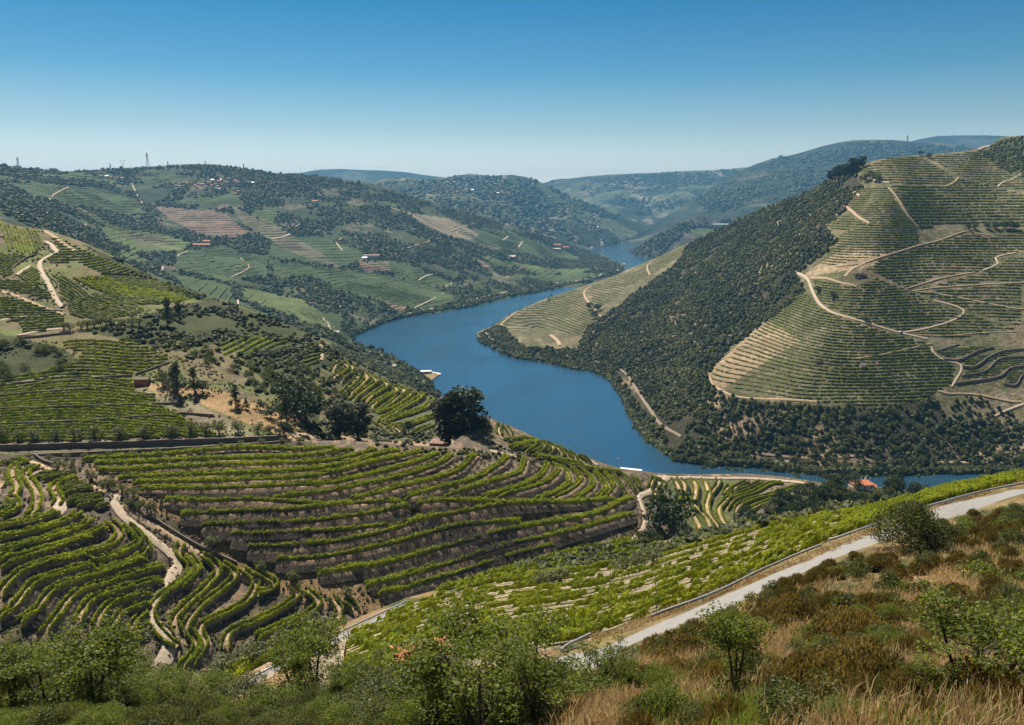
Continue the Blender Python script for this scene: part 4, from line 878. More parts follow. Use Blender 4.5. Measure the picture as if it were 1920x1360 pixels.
ZL = {'bowl': 'vine row on the wide curved terraces of the bowl, {} from its top edge',
      'spur': 'winding vine row on the rounded spur beside the pale track, {} down the spur',
      'nose': 'short vine row on the nose above the river, {} from the tall eucalyptus',
      'fan': 'vine row fanning out beyond the white track junction, {} from the track',
      'mid': 'vine row on terraces behind the eucalyptus trees, {} from the left',
      'near': 'leafy staked vine row below the paved road, {} away from the guard rail',
      'dark field': 'dark green vine row behind the two olive trees, {} down the slope',
      'roadside plot': 'short vine row beside the lower road bend, {} from the guard rail',
      'walled terraces': 'low vine row between dry stone walls left of the pines, {} from the bottom',
      'hilltop field': 'vine row in the hilltop fields along the upper left track, {} from the bottom',
      'hollow plot': 'bright vine row in the hollow behind the grassy slope, {} from the bottom',
      'opposite hill': 'vine row along the contour of the opposite hill, {} from the river',
      'valley side': 'vine row on the far side of the valley, {} from the river'}
ROWS.sort(key=lambda r: -r['size'])
single, rest = ROWS[:296], ROWS[296:]
cnt = {}
for r in sorted(single, key=lambda r: (r['zone'], r['order'], r['P'][0, 0])): r['n'] = cnt.setdefault(r['zone'], 0); cnt[r['zone']] += 1
for r in single:
    V, Fq, Cc = hedge(r['P'], **r['kw'])
    far = r['zone'] in ('opposite hill', 'valley side')
    o = mesh_obj('vine_row', V, Fq, VINE_FAR if far else VINE, col=Cc)
    tag(o, ZL[r['zone']].format(ordn(r['n'])), 'vine row', 'vine rows: ' + r['zone'])
for nm, sel, mt in (('distant_vine_rows', lambda z: True, VINE_FAR),):
    V, Fq, Cc = cat_parts([hedge(r['P'], **r['kw']) for r in rest])
    tag(mesh_obj(nm, V, Fq, mt, col=Cc), 'distant green vine rows striping the hillsides', 'vines', kind='stuff')
print('vines', round(time.time() - T0, 1), 'single zones', cnt)
# ------------------------------------------------------------------ trees and shrubs
def crown_parts(clumps, per, ls, lo=.1, hi=.9, flat=0., aspect=1., squash=.8, up=0.):
    parts = []
    for (x, y, z, r) in clumps:
        n = max(4, int(per * r * r)); d = rng.normal(size=(n, 3)); d /= np.linalg.norm(d, axis=1, keepdims=True)
        rr = r * (.55 + .55 * rng.random(n) ** .6); Cn = np.array([x, y, z]) + d * rr[:, None] * np.array([1, 1, squash])
        base = rng.uniform(lo, hi); t = np.clip(base + rng.normal(0, .2, n), 0, 1)
        v, f, c = leaf_quads(Cn, ls * (.6 + .8 * rng.random(n)), t, flat, aspect)
        if up:                               # upright sprays
            v = v.reshape(-1, 4, 3); cen = v.mean(1, keepdims=True); a = rng.normal(0, .35, (n, 1, 3)); a[..., 2] = 1; a /= np.linalg.norm(a, axis=-1, keepdims=True)
            b = np.cross(a, rng.normal(size=(n, 1, 3))); b /= np.linalg.norm(b, axis=-1, keepdims=True); s = (ls * (.6 + .8 * rng.random(n)))[:, None, None]
            v = np.concatenate([cen - a * s * up, cen - b * s * .22, cen + a * s * up, cen + b * s * .22], 1).reshape(-1, 3)
        parts.append((v, f, c))
    return cat_parts(parts)
def limbs(a, base_r, h, tips, n=6):
    a.tube([(0, 0, -.4), (0, 0, h * .15), (.02 * h, 0, h * .5), (0, .02 * h, h * .8)], [base_r * 1.3, base_r, base_r * .7, base_r * .35], n)
    for (x, y, z) in tips:
        z0 = min(z * .6, h * .6) * rng.uniform(.5, 1); a.tube([(0, 0, z0), (x * .45, y * .45, z0 + (z - z0) * .6), (x, y, z)], [base_r * .5, base_r * .3, base_r * .1], 5)
    return a
PROTO = {}
def proto(key, name, trunk, crown, leafmat):
    V, Fq, Cc = crown
    PROTO[key] = (name, trunk, make_mesh('crown', V, Fq, leafmat, col=Cc), 0)
def olive():
    cl = [(0, 0, 2.3, 1.0)]
    for k in range(13): a = rng.random() * 6.28; r = rng.uniform(.5, 1.35); cl.append((r * math.cos(a), r * math.sin(a), rng.uniform(1.5, 2.9) - .25 * r, rng.uniform(.45, .75)))
    return Acc_mesh(.2, 2.2, cl), crown_parts(cl, 75, .3, squash=.85)
def Acc_mesh(r, h, cl, m=None):
    return limbs(Acc(), r, h, [c[:3] for c in cl[1:9]]).mesh('trunk', m or BARK, True)
def oak(h=6., w=2.6, per=34, ls=.5, nc=20):
    cl = [(0, 0, h * .55, w * .55)]
    for k in range(nc):
        a = rng.random() * 6.28; el = rng.uniform(-.5, 1); r = w * .75 * math.cos(el * 1.2); cl.append((r * math.cos(a), r * math.sin(a), h * .56 + h * .34 * math.sin(el * 1.4), rng.uniform(.26, .42) * w))
    return Acc_mesh(h * .035, h * .7, cl), crown_parts(cl, per, ls)
def pine(h=14., per=55, ls=.45):
    cl = [(0, 0, h * .95, .7)]
    for k in range(48):
        z = h * rng.uniform(.2, .93); R = (1 - z / h) * h * .3 + .9; a = rng.random() * 6.28; r = R * rng.uniform(.3, .9); cl.append((r * math.cos(a), r * math.sin(a), z, rng.uniform(.6, 1.25)))
    return limbs(Acc(), h * .02, h * 1.05, [c[:3] for c in cl[1:16]]).mesh('trunk', BARK, True), crown_parts(cl, per, ls, squash=.6)
def euc(h=26., w=6.5, nc=85, per=26, ls=.8):
    cl = [(0, 0, h * .9, 1.6)]
    for k in range(nc):
        z = h * rng.uniform(.22, .97); R = w * (math.sin(min(1, (z / h - .12) / .9) * 2.6) ** .6); a = rng.random() * 6.28; r = R * rng.uniform(.3, 1.0); cl.append((r * math.cos(a), r * math.sin(a), z, rng.uniform(1.0, 2.1)))
    return limbs(Acc(), h * .022, h, [c[:3] for c in cl[1:22]]).mesh('trunk', BARK, True), crown_parts(cl, per, ls)
def cyp(h=12.):
    cl = [(rng.normal(0, .15), rng.normal(0, .15), z, .35 + .95 * math.sin(min(1, (1 - z / h) * 1.25 + .1) * 1.5)) for z in np.linspace(.8, h - .4, 18)]
    return limbs(Acc(), .18, h * .9, []).mesh('trunk', BARK, True), crown_parts(cl, 60, .4, squash=1.0)
def bush(h=1.6, w=1.1, per=240, ls=.14, nc=16, mat=None, up=0.):
    cl = [(0, 0, h * .45, w * .5)]
    for k in range(nc): a = rng.random() * 6.28; el = rng.uniform(0, 1.5); r = w * .68 * math.cos(el); cl.append((r * math.cos(a), r * math.sin(a), h * .18 + h * .62 * math.sin(el), rng.uniform(.25, .42) * w))
    return limbs(Acc(), .04, h * .7, [c[:3] for c in cl[1:9]]).mesh('stem', BARK, True), crown_parts(cl, per, ls, up=up)
def leafy(h=4.5, w=2.4, nc=60, per=240, ls=.085, open_=1.0):
    """a small open tree close to the viewpoint, twig by twig"""
    cl = []; a = Acc(); st = rng.integers(3, 6)
    for s in range(st):
        az = s * 6.28 / st + rng.normal(0, .3); lean = rng.uniform(.15, .5) * w; top = np.array([lean * math.cos(az), lean * math.sin(az), h * rng.uniform(.7, .95)])
        mid = top * np.array([.4, .4, .5]) + rng.normal(0, .08, 3); a.tube([(0, 0, -.3), mid * .5, mid, top * .75 + mid * .25, top], [.075, .06, .045, .03, .012], 6)
        for k in range(nc // st):
            f = rng.uniform(.25, 1); b0 = mid + (top - mid) * f if f > .4 else mid * (f / .4)
            d = rng.normal(size=3); d[2] = abs(d[2]) * .6; d /= np.linalg.norm(d); ln = w * rng.uniform(.2, .62) * (1.15 - f * .4); tip = b0 + d * ln
            a.tube([b0, (b0 + tip) / 2 + rng.normal(0, .05, 3), tip], [.02, .012, .005], 4); cl.append((*tip, rng.uniform(.22, .42) * open_)); cl.append((*((b0 + tip * 2) / 3), rng.uniform(.16, .3) * open_))
    return a.mesh('trunk', BARK, True), crown_parts(cl, per * 2.4, ls, squash=.75)
for i in range(3):
    proto('olive%d' % i, 'olive_tree', *olive(), OLIVE); proto('oak%d' % i, 'woodland_tree', *oak(), OAK); proto('pine%d' % i, 'pine_tree', *pine(), PINE)
    proto('dark%d' % i, 'dark_tree', *oak(7, 3.2, 30, .5, 24), PINE); proto('heath%d' % i, 'heather_shrub', *bush(1.3, .95, 1300, .10, 18, up=.9), HEATH); proto('bush%d' % i, 'green_shrub', *bush(1.6, 1.2, 260, .13), OAK)
    proto('bramble%d' % i, 'bramble_bush', *bush(1.2, 1.3, 300, .12), BRIGHT); proto('grey%d' % i, 'broom_bush', *bush(1.5, 1.1, 800, .09, up=.8), OLIVE)
STONEP = mat_plain('pale_schist', (.34, .29, .23), .9, noise=.3, scale=3)
proto('roundbush0', 'round_bush', *bush(3.6, 3.0, 300, .13, 46), OAK)
for i in range(3): proto('fine%d' % i, 'green_bush', *bush(1.4, 1.2, 2700, .05, 16), BRIGHT); proto('fino%d' % i, 'green_shrub', *bush(1.5, 1.15, 2300, .055, 16), OAK); proto('heatn%d' % i, 'heather_shrub', *bush(1.3, 1.0, 4200, .055, 18, up=.95), HEATH)
for i in range(2): proto('leafy%d' % i, 'leafy_tree', *leafy(), BRIGHT); proto('shade%d' % i, 'leafy_tree', *leafy(4.2, 2.1, 70, 260, .09), BRIGHT); proto('euc%d' % i, 'eucalyptus_tree', *euc(), EUC)
proto('cyp0', 'cypress_tree', *cyp(), PINE)
def place_at(key, P, s, label, group=None, name=None, cat=None, rz=None, sxy=1.0):
    nm, tr, cr, _ = PROTO[key]
    root = empty(name or nm, tuple(float(q) for q in P), rng.random() * 6.28 if rz is None else rz)
    root.scale = (s * sxy, s * sxy, s)
    t = link(bpy.data.objects.new('stem' if tr.name.startswith('stem') else 'trunk', tr), root); c = link(bpy.data.objects.new('crown', cr), root)
    tag(root, label, cat or nm.replace('_', ' '), group); return root
HN = dict(olive=3.1, oak=5.6, pine=14.3, dark=6.6, euc=26., cyp=12.2, roundbush=3.5, fine=1.35, fino=1.45, heatn=1.3, heath=1.3, bush=1.55, bramble=1.2, grey=1.5, leafy=4.4, shade=4.1)
def place(L, key, px, py, hpx, label, group=None, sxy=1.0, **k):
    """stand a tree with its foot where the land is seen at px,py, hpx tall as seen from the viewpoint"""
    P = L.P(px, py); base = key.rstrip('0123456789')
    if key == base: key = base + str(rng.integers(0, 3) if base not in ('euc', 'leafy', 'shade', 'roundbush') else rng.integers(0, 2))
    s = max(.3, unproj(px, py - hpx, P[1])[2] - P[2]) / HN[base]
    P = P.copy(); P[2] -= .15; return place_at(key, P, s, label, group, sxy=sxy, **k)
def lr(i): return ordn(i)
def relabel(items, feats):
    """items: (object, phrase); name each by the nearest landmark and its order from the left there"""
    cells = {}
    for o, ph in items:
        x, y = proj(np.array(o.location)); f = min(feats, key=lambda q: (q[0] - x) ** 2 + 2 * (q[1] - y) ** 2)
        cells.setdefault((ph, f[2]), []).append((float(x), o))
    for (ph, fn_), L_ in cells.items():
        L_.sort(key=lambda q: q[0])
        for i, (x, o) in enumerate(L_): o['label'] = '%s %s, %s from the left' % (ph, fn_, ordn(i)) if len(L_) > 1 else '%s %s' % (ph, fn_)
# olives above the long dark wall
ol = [(2,821,22),(34,828,18),(65,828,21),(106,826,19),(140,826,21),(178,824,24),(224,823,22),(269,820,20),(323,820,22),(358,817,22),(386,817,22),(411,815,22),(447,815,23),(484,815,20),(506,813,13)]
for i, (x, y, h) in enumerate(ol): place(C, 'olive', x, y, h + 4, 'grey-green olive tree above the long dark wall, %s from the left' % lr(i), 'olive trees above the long wall')
for i, (x, y) in enumerate([(55,858),(92,860),(125,858),(160,857),(204,854),(250,851),(295,847),(417,838),(452,834),(491,831),(530,829),(560,828)]):
    place(B, 'olive', x, y + 3, 12, 'small olive tree at the foot of the long dark wall, %s from the left' % lr(i), 'olive trees below the long wall', sxy=1.1)
for i, (x, y, h) in enumerate([(110,884,24),(133,884,22),(137,892,14),(172,903,22),(203,922,28),(230,928,22),(251,938,24),(243,953,20),(262,960,22),(283,960,22),(398,1028,24),(488,1073,22),(549,1091,22),(649,1121,22)]):
    place(B, 'olive', x, y, h, 'olive tree on the dry strip beside the pale track, %s down from the wall' % lr(i), 'olive trees on the dry gully strip')
for i, (x, y) in enumerate([(120,621),(131,621),(152,618),(164,617),(177,615),(189,612),(199,611),(209,610),(231,613),(248,611),(262,611)]):
    place(C, 'olive', x, y, 17, 'clipped olive tree in the hedge-like line below the hilltop fields, %s from the left' % lr(i), 'olive trees in a line', sxy=1.15)
for i, (x, y, h, k, l) in enumerate([(324,728,42,'pine','pine tree on the dry grass slope, left half of the tallest pair'),(334,742,66,'pine','tallest dark pine tree on the dry grass slope'),(365,740,54,'pine','broad pine tree standing just right of the tallest pine'),
  (380,737,22,'dark','small dark tree beside the broad pine on dry grass'),(442,765,46,'pine','slender pine tree with bare lower trunk mid slope'),(448,770,13,'bush','round bush at the foot of the slender pine'),(462,768,24,'pine','thin young pine tree in the middle of the dry grass'),
  (488,768,15,'dark','small round tree alone on the dry grass'),(508,785,22,'dark','round dark tree low on the dry grass slope'),(538,796,60,'pine','pine tree at the right end of the dry grass slope'),(574,792,54,'dark','large round dark tree right of the dry grass slope'),
  (533,820,28,'dark','dark bush tree just above the end of the long wall'),(306,723,26,'oak','lighter green tree left of the tallest pine'),(315,611,56,'pine','tall pine tree rising from the scrub below the hilltop fields'),(337,602,40,'pine','second pine tree beside the tall one in the scrub'),(552,770,60,'dark','dark tree between the last pine and the scrub')]):
    place(C, k, x, y, h, l, 'trees on the dry grass slope' if y > 640 else None, sxy=1.25 if k == 'dark' else 1.0)
place(C, 'euc0', 637, 830, 74, 'wide dark tree beside the brick shed, left of the pair', 'dark trees by the brick shed', sxy=1.5)
place(C, 'euc1', 672, 829, 72, 'wide dark tree beside the brick shed, right of the pair', 'dark trees by the brick shed', sxy=1.4)
place(C, 'euc1', 866, 842, 116, 'tallest dark eucalyptus tree in front of the river', sxy=1.5)
place(C, 'euc0', 842, 842, 98, 'broad eucalyptus tree joined to the left of the tallest one', sxy=1.45)
place(C, 'euc0', 905, 840, 58, 'lower eucalyptus tree at the right of the tall clump', sxy=1.5)
place(C, 'dark', 766, 815, 24, 'small dark tree between the brick shed and the eucalyptus clump')
place(B, 'dark', 1261, 1020, 96, 'large dark pine tree beside the white track and fan of vines', sxy=1.05, name='pine_tree', cat='pine tree')
place(B, 'dark', 1288, 1010, 24, 'small dark tree just right of the large pine', sxy=1.3)
for i, (x, y, h) in enumerate([(1020,1100,30),(1049,1097,36),(1163,1074,30),(1192,1068,32),(1224,1062,34),(477,1248,42),(418,1262,36),(528,1221,38),(590,1184,34),(395,1282,30)]):
    place(A, 'olive', x, y, h, 'olive tree on the edge of the near vineyard, %s in the line' % lr(i) if i < 5 else 'olive tree by the lower road bend, %s in the group' % lr(i - 5), 'olive trees by the near vineyard', sxy=1.25)
place(B, 'cyp0', 1685, 917, 48, 'tall dark cypress tree standing against the river', sxy=1.25)
place(B, 'dark', 1581, 916, 26, 'dark tree in front of the red roofed house'); place(B, 'dark', 1606, 914, 15, 'low dark tree before the house wall', sxy=1.4)
# the opposite hill
for i, (x, y, h) in enumerate([(1556,340,20),(1566,336,24),(1575,334,26),(1583,332,24),(1590,331,26),(1598,328,32),(1606,324,24),(1616,317,25)]):
    place(Fl, 'euc', x, y, h, 'dark tree in the clump on the ridge of the opposite hill, %s from the left' % lr(i), 'ridge top trees', sxy=1.3)
for i, (x, y, h) in enumerate([(1613,340,10),(1622,343,16),(1631,338,18),(1642,340,18),(1647,342,14)]): place(Fl, 'oak', x, y, h, 'small tree beside the ridge track of the opposite hill, %s from the left' % lr(i), 'trees by the ridge track')
for i, (x, y, h) in enumerate([(1815,431,10),(1829,431,11),(1851,430,12),(1867,430,13),(1882,430,14),(1893,430,15),(1903,431,13)]): place(Fl, 'dark', x, y, h, 'dark tree in the row crossing the opposite vineyards, %s from the left' % lr(i), 'tree row across the vineyards', sxy=1.1)
for x, y, h, l in [(1533,549,11,'lone dark bush inside the bend of the opposite hill track'),(1562,559,11,'dark bush right of the lone one near the hill track'),(1624,604,9,'bush beside the long hill track'),(1725,291,8,'small tree on the crest of the opposite hill'),(1106,581,13,'round dark tree left of the peninsula path'),(1121,583,13,'round dark tree right of the peninsula path'),(1116,597,14,'lowest round dark tree by the peninsula path'),(1742,297,9,'low trees on the crest by the vineyards')]:
    place(Fl, 'dark', x, y, h, l, sxy=1.3)
for i, (x, y, h) in enumerate([(926,612,8),(955,594,8),(978,581,6),(1029,565,10),(1034,556,7),(1072,545,5)]): place(Fl, 'cyp0', x, y, h, 'slim cypress on the river edge of the peninsula, %s from the tip' % lr(i), 'peninsula cypresses', sxy=1.2)

# ---- woodland: most of it uncountable, the largest trees as things of their own
def scatter(L, poly, sp, cell=3.0, noise=0., ns=40., clear=()):
    poly = np.array(poly, float); xs = np.arange(poly[:, 0].min(), poly[:, 0].max(), cell); ys = np.arange(poly[:, 1].min(), poly[:, 1].max(), cell)
    X, Yy = np.meshgrid(xs, ys); X = X.ravel(); Yy = Yy.ravel(); ok = inpoly(X, Yy, poly) & (Yy > L.topy(X)); 
    for c in clear: ok &= ~inpoly(X, Yy, c)
    X, Yy = X[ok], Yy[ok]
    P = L.P(X, Yy); a = np.linalg.norm(np.cross(L.P(X + cell, Yy) - P, L.P(X, Yy + cell) - P), axis=1)
    lam = np.minimum(a, 60 * cell * cell * (P[:, 1] / 1000) ** 2) / sp ** 2
    if noise: lam = lam * np.clip((fbm(P[:, 0], P[:, 1], ns, 4) - noise) * 8, 0, 1)
    k = rng.poisson(lam); i = np.repeat(np.arange(len(X)), k); x = X[i] + rng.random(len(i)) * cell; y = Yy[i] + rng.random(len(i)) * cell
    return x, y, L.P(x, y)
def lump(nq=14, r=1.0, h=1.0, seg=(5, 7)):
    """low detail crown: lumpy shell and loose sprays"""
    nr, nc = seg; th = np.linspace(0, np.pi * .62, nr)[:, None]; ph = np.arange(nc)[None] / nc * 6.283
    R = r * (1 + rng.normal(0, .14, (nr, nc))); V = np.stack([R * np.sin(th) * np.cos(ph), R * np.sin(th) * np.sin(ph), .15 + h * .8 * R / r * np.cos(th) * np.ones_like(ph) + .25 * h], -1)
    parts = [(V.reshape(-1, 3), grid_faces(nr, nc, True), np.repeat(rng.uniform(.1, .6, nr * nc)[:, None], 3, 1))]
    d = rng.normal(size=(nq, 3)); d[:, 2] = np.abs(d[:, 2]); d /= np.linalg.norm(d, axis=1, keepdims=True)
    parts.append(leaf_quads(d * np.array([r, r, h]) * rng.uniform(.8, 1.15, (nq, 1)) + np.array([0, 0, .25 * h]), .55 * r, np.clip(rng.normal(.55, .25, nq), 0, 1)))
    return cat_parts(parts)
LUMPS = [lump() for _ in range(6)]; LUMPS_T = [lump(10, 1, 1, (4, 6)) for _ in range(5)]
def forest_mesh(name, P, r, h, mat, label, cat='trees', protos=LUMPS, kind='stuff'):
    parts = []; which = rng.integers(0, len(protos), len(P))
    for k, (V, Fq, Cc) in enumerate(protos):
        s = which == k; p = P[s]; m = len(p)
        if not m: continue
        a = rng.random(m) * 6.28; ca, sa = np.cos(a)[:, None], np.sin(a)[:, None]
        X = (V[None, :, 0] * ca - V[None, :, 1] * sa) * r[s][:, None] + p[:, 0:1]; Y_ = (V[None, :, 0] * sa + V[None, :, 1] * ca) * r[s][:, None] + p[:, 1:2]; Z = V[None, :, 2] * h[s][:, None] + p[:, 2:3] - .4 * h[s][:, None] * 0
        VV = np.stack([X, Y_, Z], -1).reshape(-1, 3); FF = (Fq[None] + (np.arange(m) * len(V))[:, None, None]).reshape(-1, 4)
        CC = np.clip(Cc[None] + rng.normal(0, .22, (m, 1, 1)) + (fbm(p[:, 0], p[:, 1], 30, 3)[:, None, None] - .5) * 1.3, 0, 1).reshape(-1, 3); parts.append((VV, FF, CC))
    V, Fq, Cc = cat_parts(parts); o = mesh_obj(name, V, Fq, mat, col=Cc); tag(o, label, cat, kind=kind); return o
Fclear = [[(1150,692),(1170,695),(1225,770),(1290,828),(1275,832),(1200,765)]]
x, y, P = scatter(Fl, Z_FWOOD, 3.9, clear=Fclear + [[(1390,850),(1500,858),(1600,856),(1610,866),(1480,866)]], noise=.24, ns=45)
r = 1.0 + 2.4 * rng.random(len(P)) ** 2; o_ = np.argsort(-(r / P[:, 1]))
big = o_[:170]; sm = o_[170:]
print('F wood', len(P))
forest_mesh('woodland', P[sm], r[sm], r[sm] * rng.uniform(1.1, 1.7, len(sm)), OAK, 'dark green scrub wood covering the steep river slope', 'woodland')
bw = []
for i in big: bw.append(place_at('oak%d' % rng.integers(0, 3), P[i] - [0, 0, .6], r[i] / 2.5, 'round dark tree in the wood on the steep bank across the river', 'trees in the wood across the river'))
relabel([(o, 'round dark tree') for o in bw], [(1230,760,'above the railway bend across the river'),(1300,850,'where the far bank meets the river bend'),(1400,800,'below the corner of the opposite vineyard'),(1500,870,'above the far waterside railway'),(1560,800,'under the opposite vineyard edge'),(1680,860,'on the dark bank behind the cypress'),(1760,800,'below the curving terrace walls'),(1860,860,'on the far bank near the right edge'),(1640,770,'just beneath the ruined hut vineyard')])
for poly, sp, rr, nz in [([(1840,288),(1866,265),(1920,254),(1920,335),(1880,318)], 6, (1.5, 3.2), .1), ([(1780,745),(1830,740),(1920,790),(1920,880),(1800,880)], 7, (1.2, 2.4), .2), ([(895,626),(925,612),(945,612),(980,655),(1060,690),(1000,680),(920,650)], 5, (1.5, 2.8), .0)]:
    x, y, P = scatter(Fl, poly, sp, noise=nz); r = rng.uniform(*rr, len(P)); forest_mesh('scrub', P, r, r * 1.2, OAK, 'patchy scrub on the rocky ground of the opposite hill', 'scrub')
sx = dens([(897,636),(905,645),(921,651),(954,667),(1008,676),(1042,683),(1075,691),(1111,696),(1149,716),(1170,748),(1185,780),(1208,815),(1240,842),(1270,862),(1326,868),(1429,873),(1487,880),(1536,886),(1689,886),(1919,890)], 2.2)
sx = sx + rng.normal(0, 1.6, sx.shape); P = Fl.P(sx[:, 0], sx[:, 1]); P[:, 2] = np.clip(P[:, 2], 0, 6); r = rng.uniform(2.0, 4.0, len(P)); forest_mesh('riverside_bushes', P, r, r * 1.25, OAK, 'dense bushes lining the far bank at the waterline', 'bushes')
# D side
dclear = [p for p, c in PATCH_D]
x, y, P = scatter(D, [(0,312),(200,318),(400,309),(600,330),(760,365),(900,405),(1060,455),(1150,490),(1172,500),(1100,528),(1000,548),(830,582),(740,598),(670,625),(655,640),(690,662),(765,692),(805,718),(822,748),(760,700),(620,640),(430,566),(250,500),(90,432),(0,414)], 8.6, clear=dclear, noise=.33, ns=110)
print('D wood', len(P)); r = rng.uniform(2, 5.2, len(P)); forest_mesh('distant_woodland', P, r, r * 1.2, OAK, 'blue-green woods between the far vineyards', 'woodland', protos=LUMPS_T)
x, y, P = scatter(D, [(0,310),(120,322),(200,317),(350,308),(450,315),(600,329),(700,345),(700,352),(450,322),(350,315),(200,324),(0,318)], 20); r = rng.uniform(2.5, 7, len(P)); forest_mesh('skyline_trees', P, r, r * 1.3, OAK, 'trees along the skyline of the left hills', 'trees', protos=LUMPS_T)
sx = dens([(822,750),(806,735),(800,720),(764,695),(727,675),(695,664),(668,652),(660,642),(675,627),(698,616),(739,601),(789,591),(835,584),(881,576),(927,565),(983,553),(1025,545),(1067,537),(1108,528),(1150,517),(1171,507)], 1.6)
sx = sx + rng.normal(0, 1.2, sx.shape); P = D.P(sx[:, 0], sx[:, 1] - 2); P[:, 2] = np.clip(P[:, 2], 0, 9); r = rng.uniform(3, 6, len(P)); forest_mesh('riverside_bushes', P, r, r * 1.2, OAK, 'bushes lining the near left bank below the road', 'bushes', protos=LUMPS_T)
x, y, P = scatter(D, [(600,645),(640,655),(760,700),(820,750),(830,790),(760,740),(690,690),(620,660)], 6); r = rng.uniform(1.6, 3.4, len(P)); forest_mesh('scrub', P, r, r * 1.1, OAK, 'dark scrub on the slope above the jetty', 'scrub')
x, y, P = scatter(El, [(1178,468),(1215,448),(1290,412),(1350,407),(1440,412),(1400,425),(1290,428),(1230,484),(1190,478)], 16, noise=.25, ns=120); r = rng.uniform(5, 9, len(P)); forest_mesh('distant_woodland', P, r, r * 1.2, OAK, 'trees on the small upstream promontory', 'woodland', protos=LUMPS_T)
for Lx, pl in ((Gl, [(700,345),(880,327),(1000,335),(1100,380),(1240,432),(1240,450),(1110,462),(960,425),(760,370)]), (Hl, [(1030,340),(1200,326),(1400,316),(1300,380),(1200,400),(1100,360)]), (Il, [(1300,372),(1450,298),(1600,264),(1830,276),(1830,300),(1600,330),(1450,380),(1330,400)])):
    x, y, P = scatter(Lx, pl, 34, cell=4, noise=.33, ns=300); r = rng.uniform(8, 17, len(P)); forest_mesh('far_woodland', P, r, r * .9, OAK, 'patches of woodland on the far blue hills', 'woodland', protos=LUMPS_T); print(len(P))
# upper left scrub and the bushy hollow: shrubs as things
shr = []
for poly, sp, a_, b_ in [(Z_CSCRUB, 3.6, .8, 1.9), (Z_CSCRUB2, 4.0, 1.3, 2.6), ([(400,655),(560,640),(640,665),(690,690),(640,760),(600,800),(545,770),(440,720),(380,690),(340,665)], 4.4, .8, 2.2)]:
    x, y, P = scatter(C, poly, sp, clear=[[(405,640),(545,640),(545,655),(420,668)], [(560,690),(600,690),(605,660),(575,660)]], noise=.36, ns=22); shr += [(P[i], rng.uniform(a_, b_)) for i in range(len(P))]
shr.sort(key=lambda q: -q[1] / q[0][1]); print('C shrubs', len(shr))
sl = []
for p, s in shr[:60]: sl.append(place_at('bush%d' % rng.integers(0, 3), p - [0, 0, .3], s * 1.35, 'rounded green shrub in the scrub above the dry grass slope', 'shrubs of the left hillside'))
relabel([(o, 'rounded shrub') for o in sl], [(60,670,'in the dark scrub at the left edge'),(200,640,'below the line of clipped olives'),(320,640,'behind the tallest pine'),(450,680,'in the scrub above the dry grass'),(560,650,'beside the bright hollow plot'),(620,740,'left of the middle vineyard'),(560,780,'by the large round dark tree')])
q = np.array([p for p, s in shr[60:]]); r = np.array([s for p, s in shr[60:]]); forest_mesh('scrub', q, r, r * 1.1, OAK, 'mixed green scrub over the left hillside', 'scrub')
x, y, P = scatter(B, [(1385,985),(1440,955),(1520,925),(1575,922),(1590,938),(1640,938),(1655,920),(1680,915),(1740,925),(1690,960),(1640,965),(1500,985),(1440,1010),(1330,1020),(1200,1045),(1200,1015),(1330,1010)], 5.2); r = rng.uniform(1.5, 3.0, len(P)); print('grove', len(P))
gr = []
for i in np.argsort(-r / P[:, 1])[:110]: gr.append(place_at(['oak', 'olive', 'dark'][int(rng.integers(0, 3))] + str(rng.integers(0, 3)), P[i] - [0, 0, .3], r[i] / 2.4 * (1.35 if 1 else 1), 'round tree in the dense grove between the fan of vines and the near vineyard', 'grove trees', name='grove_tree', cat='tree'))
relabel([(o, 'grove tree') for o in gr], [(1300,1015,'by the large dark pine'),(1420,985,'at the foot of the vine fan'),(1520,950,'beside the end of the fan track'),(1600,930,'in front of the white riverside house'),(1700,935,'near the tall cypress')])
x, y, P = scatter(C, [(560,800),(600,790),(700,800),(830,815),(830,835),(700,832),(560,828)], 3.2); r = rng.uniform(.8, 1.5, len(P)); forest_mesh('undergrowth', P, r, r * .9, OAK, 'low undergrowth behind the brick shed and wall', 'undergrowth')
print('trees', round(time.time() - T0, 1))

for nm_, sp_, mt_, r0, r1, lb_ in (('terrace_weeds', 1.9, HEATH, .2, .6, 'low brown green weeds on the terrace banks'), ('straw_tufts', 3.0, GRASSM, .12, .34, 'dry straw tufts on the terrace banks'), ('bank_stones', 3.8, STONEP, .12, .35, 'pale broken stones on the terrace banks')):
    x, y, P = scatter(B, [(0,872),(130,862),(560,842),(700,846),(860,860),(1000,860),(1160,892),(1240,900),(1190,1020),(1000,1070),(760,1140),(640,1190),(480,1240),(300,1330),(0,1340)], sp_, noise=.30, ns=14)
    r = rng.uniform(r0, r1, len(P)); forest_mesh(nm_, P + [0, 0, .05], r, r * 1.1, mt_, lb_, 'weeds', protos=LUMPS_T)
x, y, P = scatter(C, [(0,640),(300,640),(450,720),(600,800),(540,825),(0,835)], 2.4, noise=.35, ns=20); r = rng.uniform(.25, .7, len(P)); forest_mesh('terrace_weeds', P, r, r, HEATH, 'weeds among the walled terraces', 'weeds', protos=LUMPS_T)

x, y, P = scatter(C, [(0,420),(90,436),(250,502),(400,562),(300,590),(130,600),(0,600)], 3.0, noise=.42, ns=20); r = rng.uniform(.25, .9, len(P)); forest_mesh('field_weeds', P, r, r, OAK, 'weeds and small bushes among the hilltop fields', 'weeds', protos=LUMPS_T)
x, y, P = scatter(C, [(590,640),(640,668),(697,697),(745,717),(810,743),(850,772),(845,780),(800,748),(740,726),(690,706),(640,680),(600,660)], 3.0); r = rng.uniform(.6, 1.4, len(P)); forest_mesh('field_weeds', P, r, r, OAK, 'bushes along the crest of the middle vineyard', 'weeds')

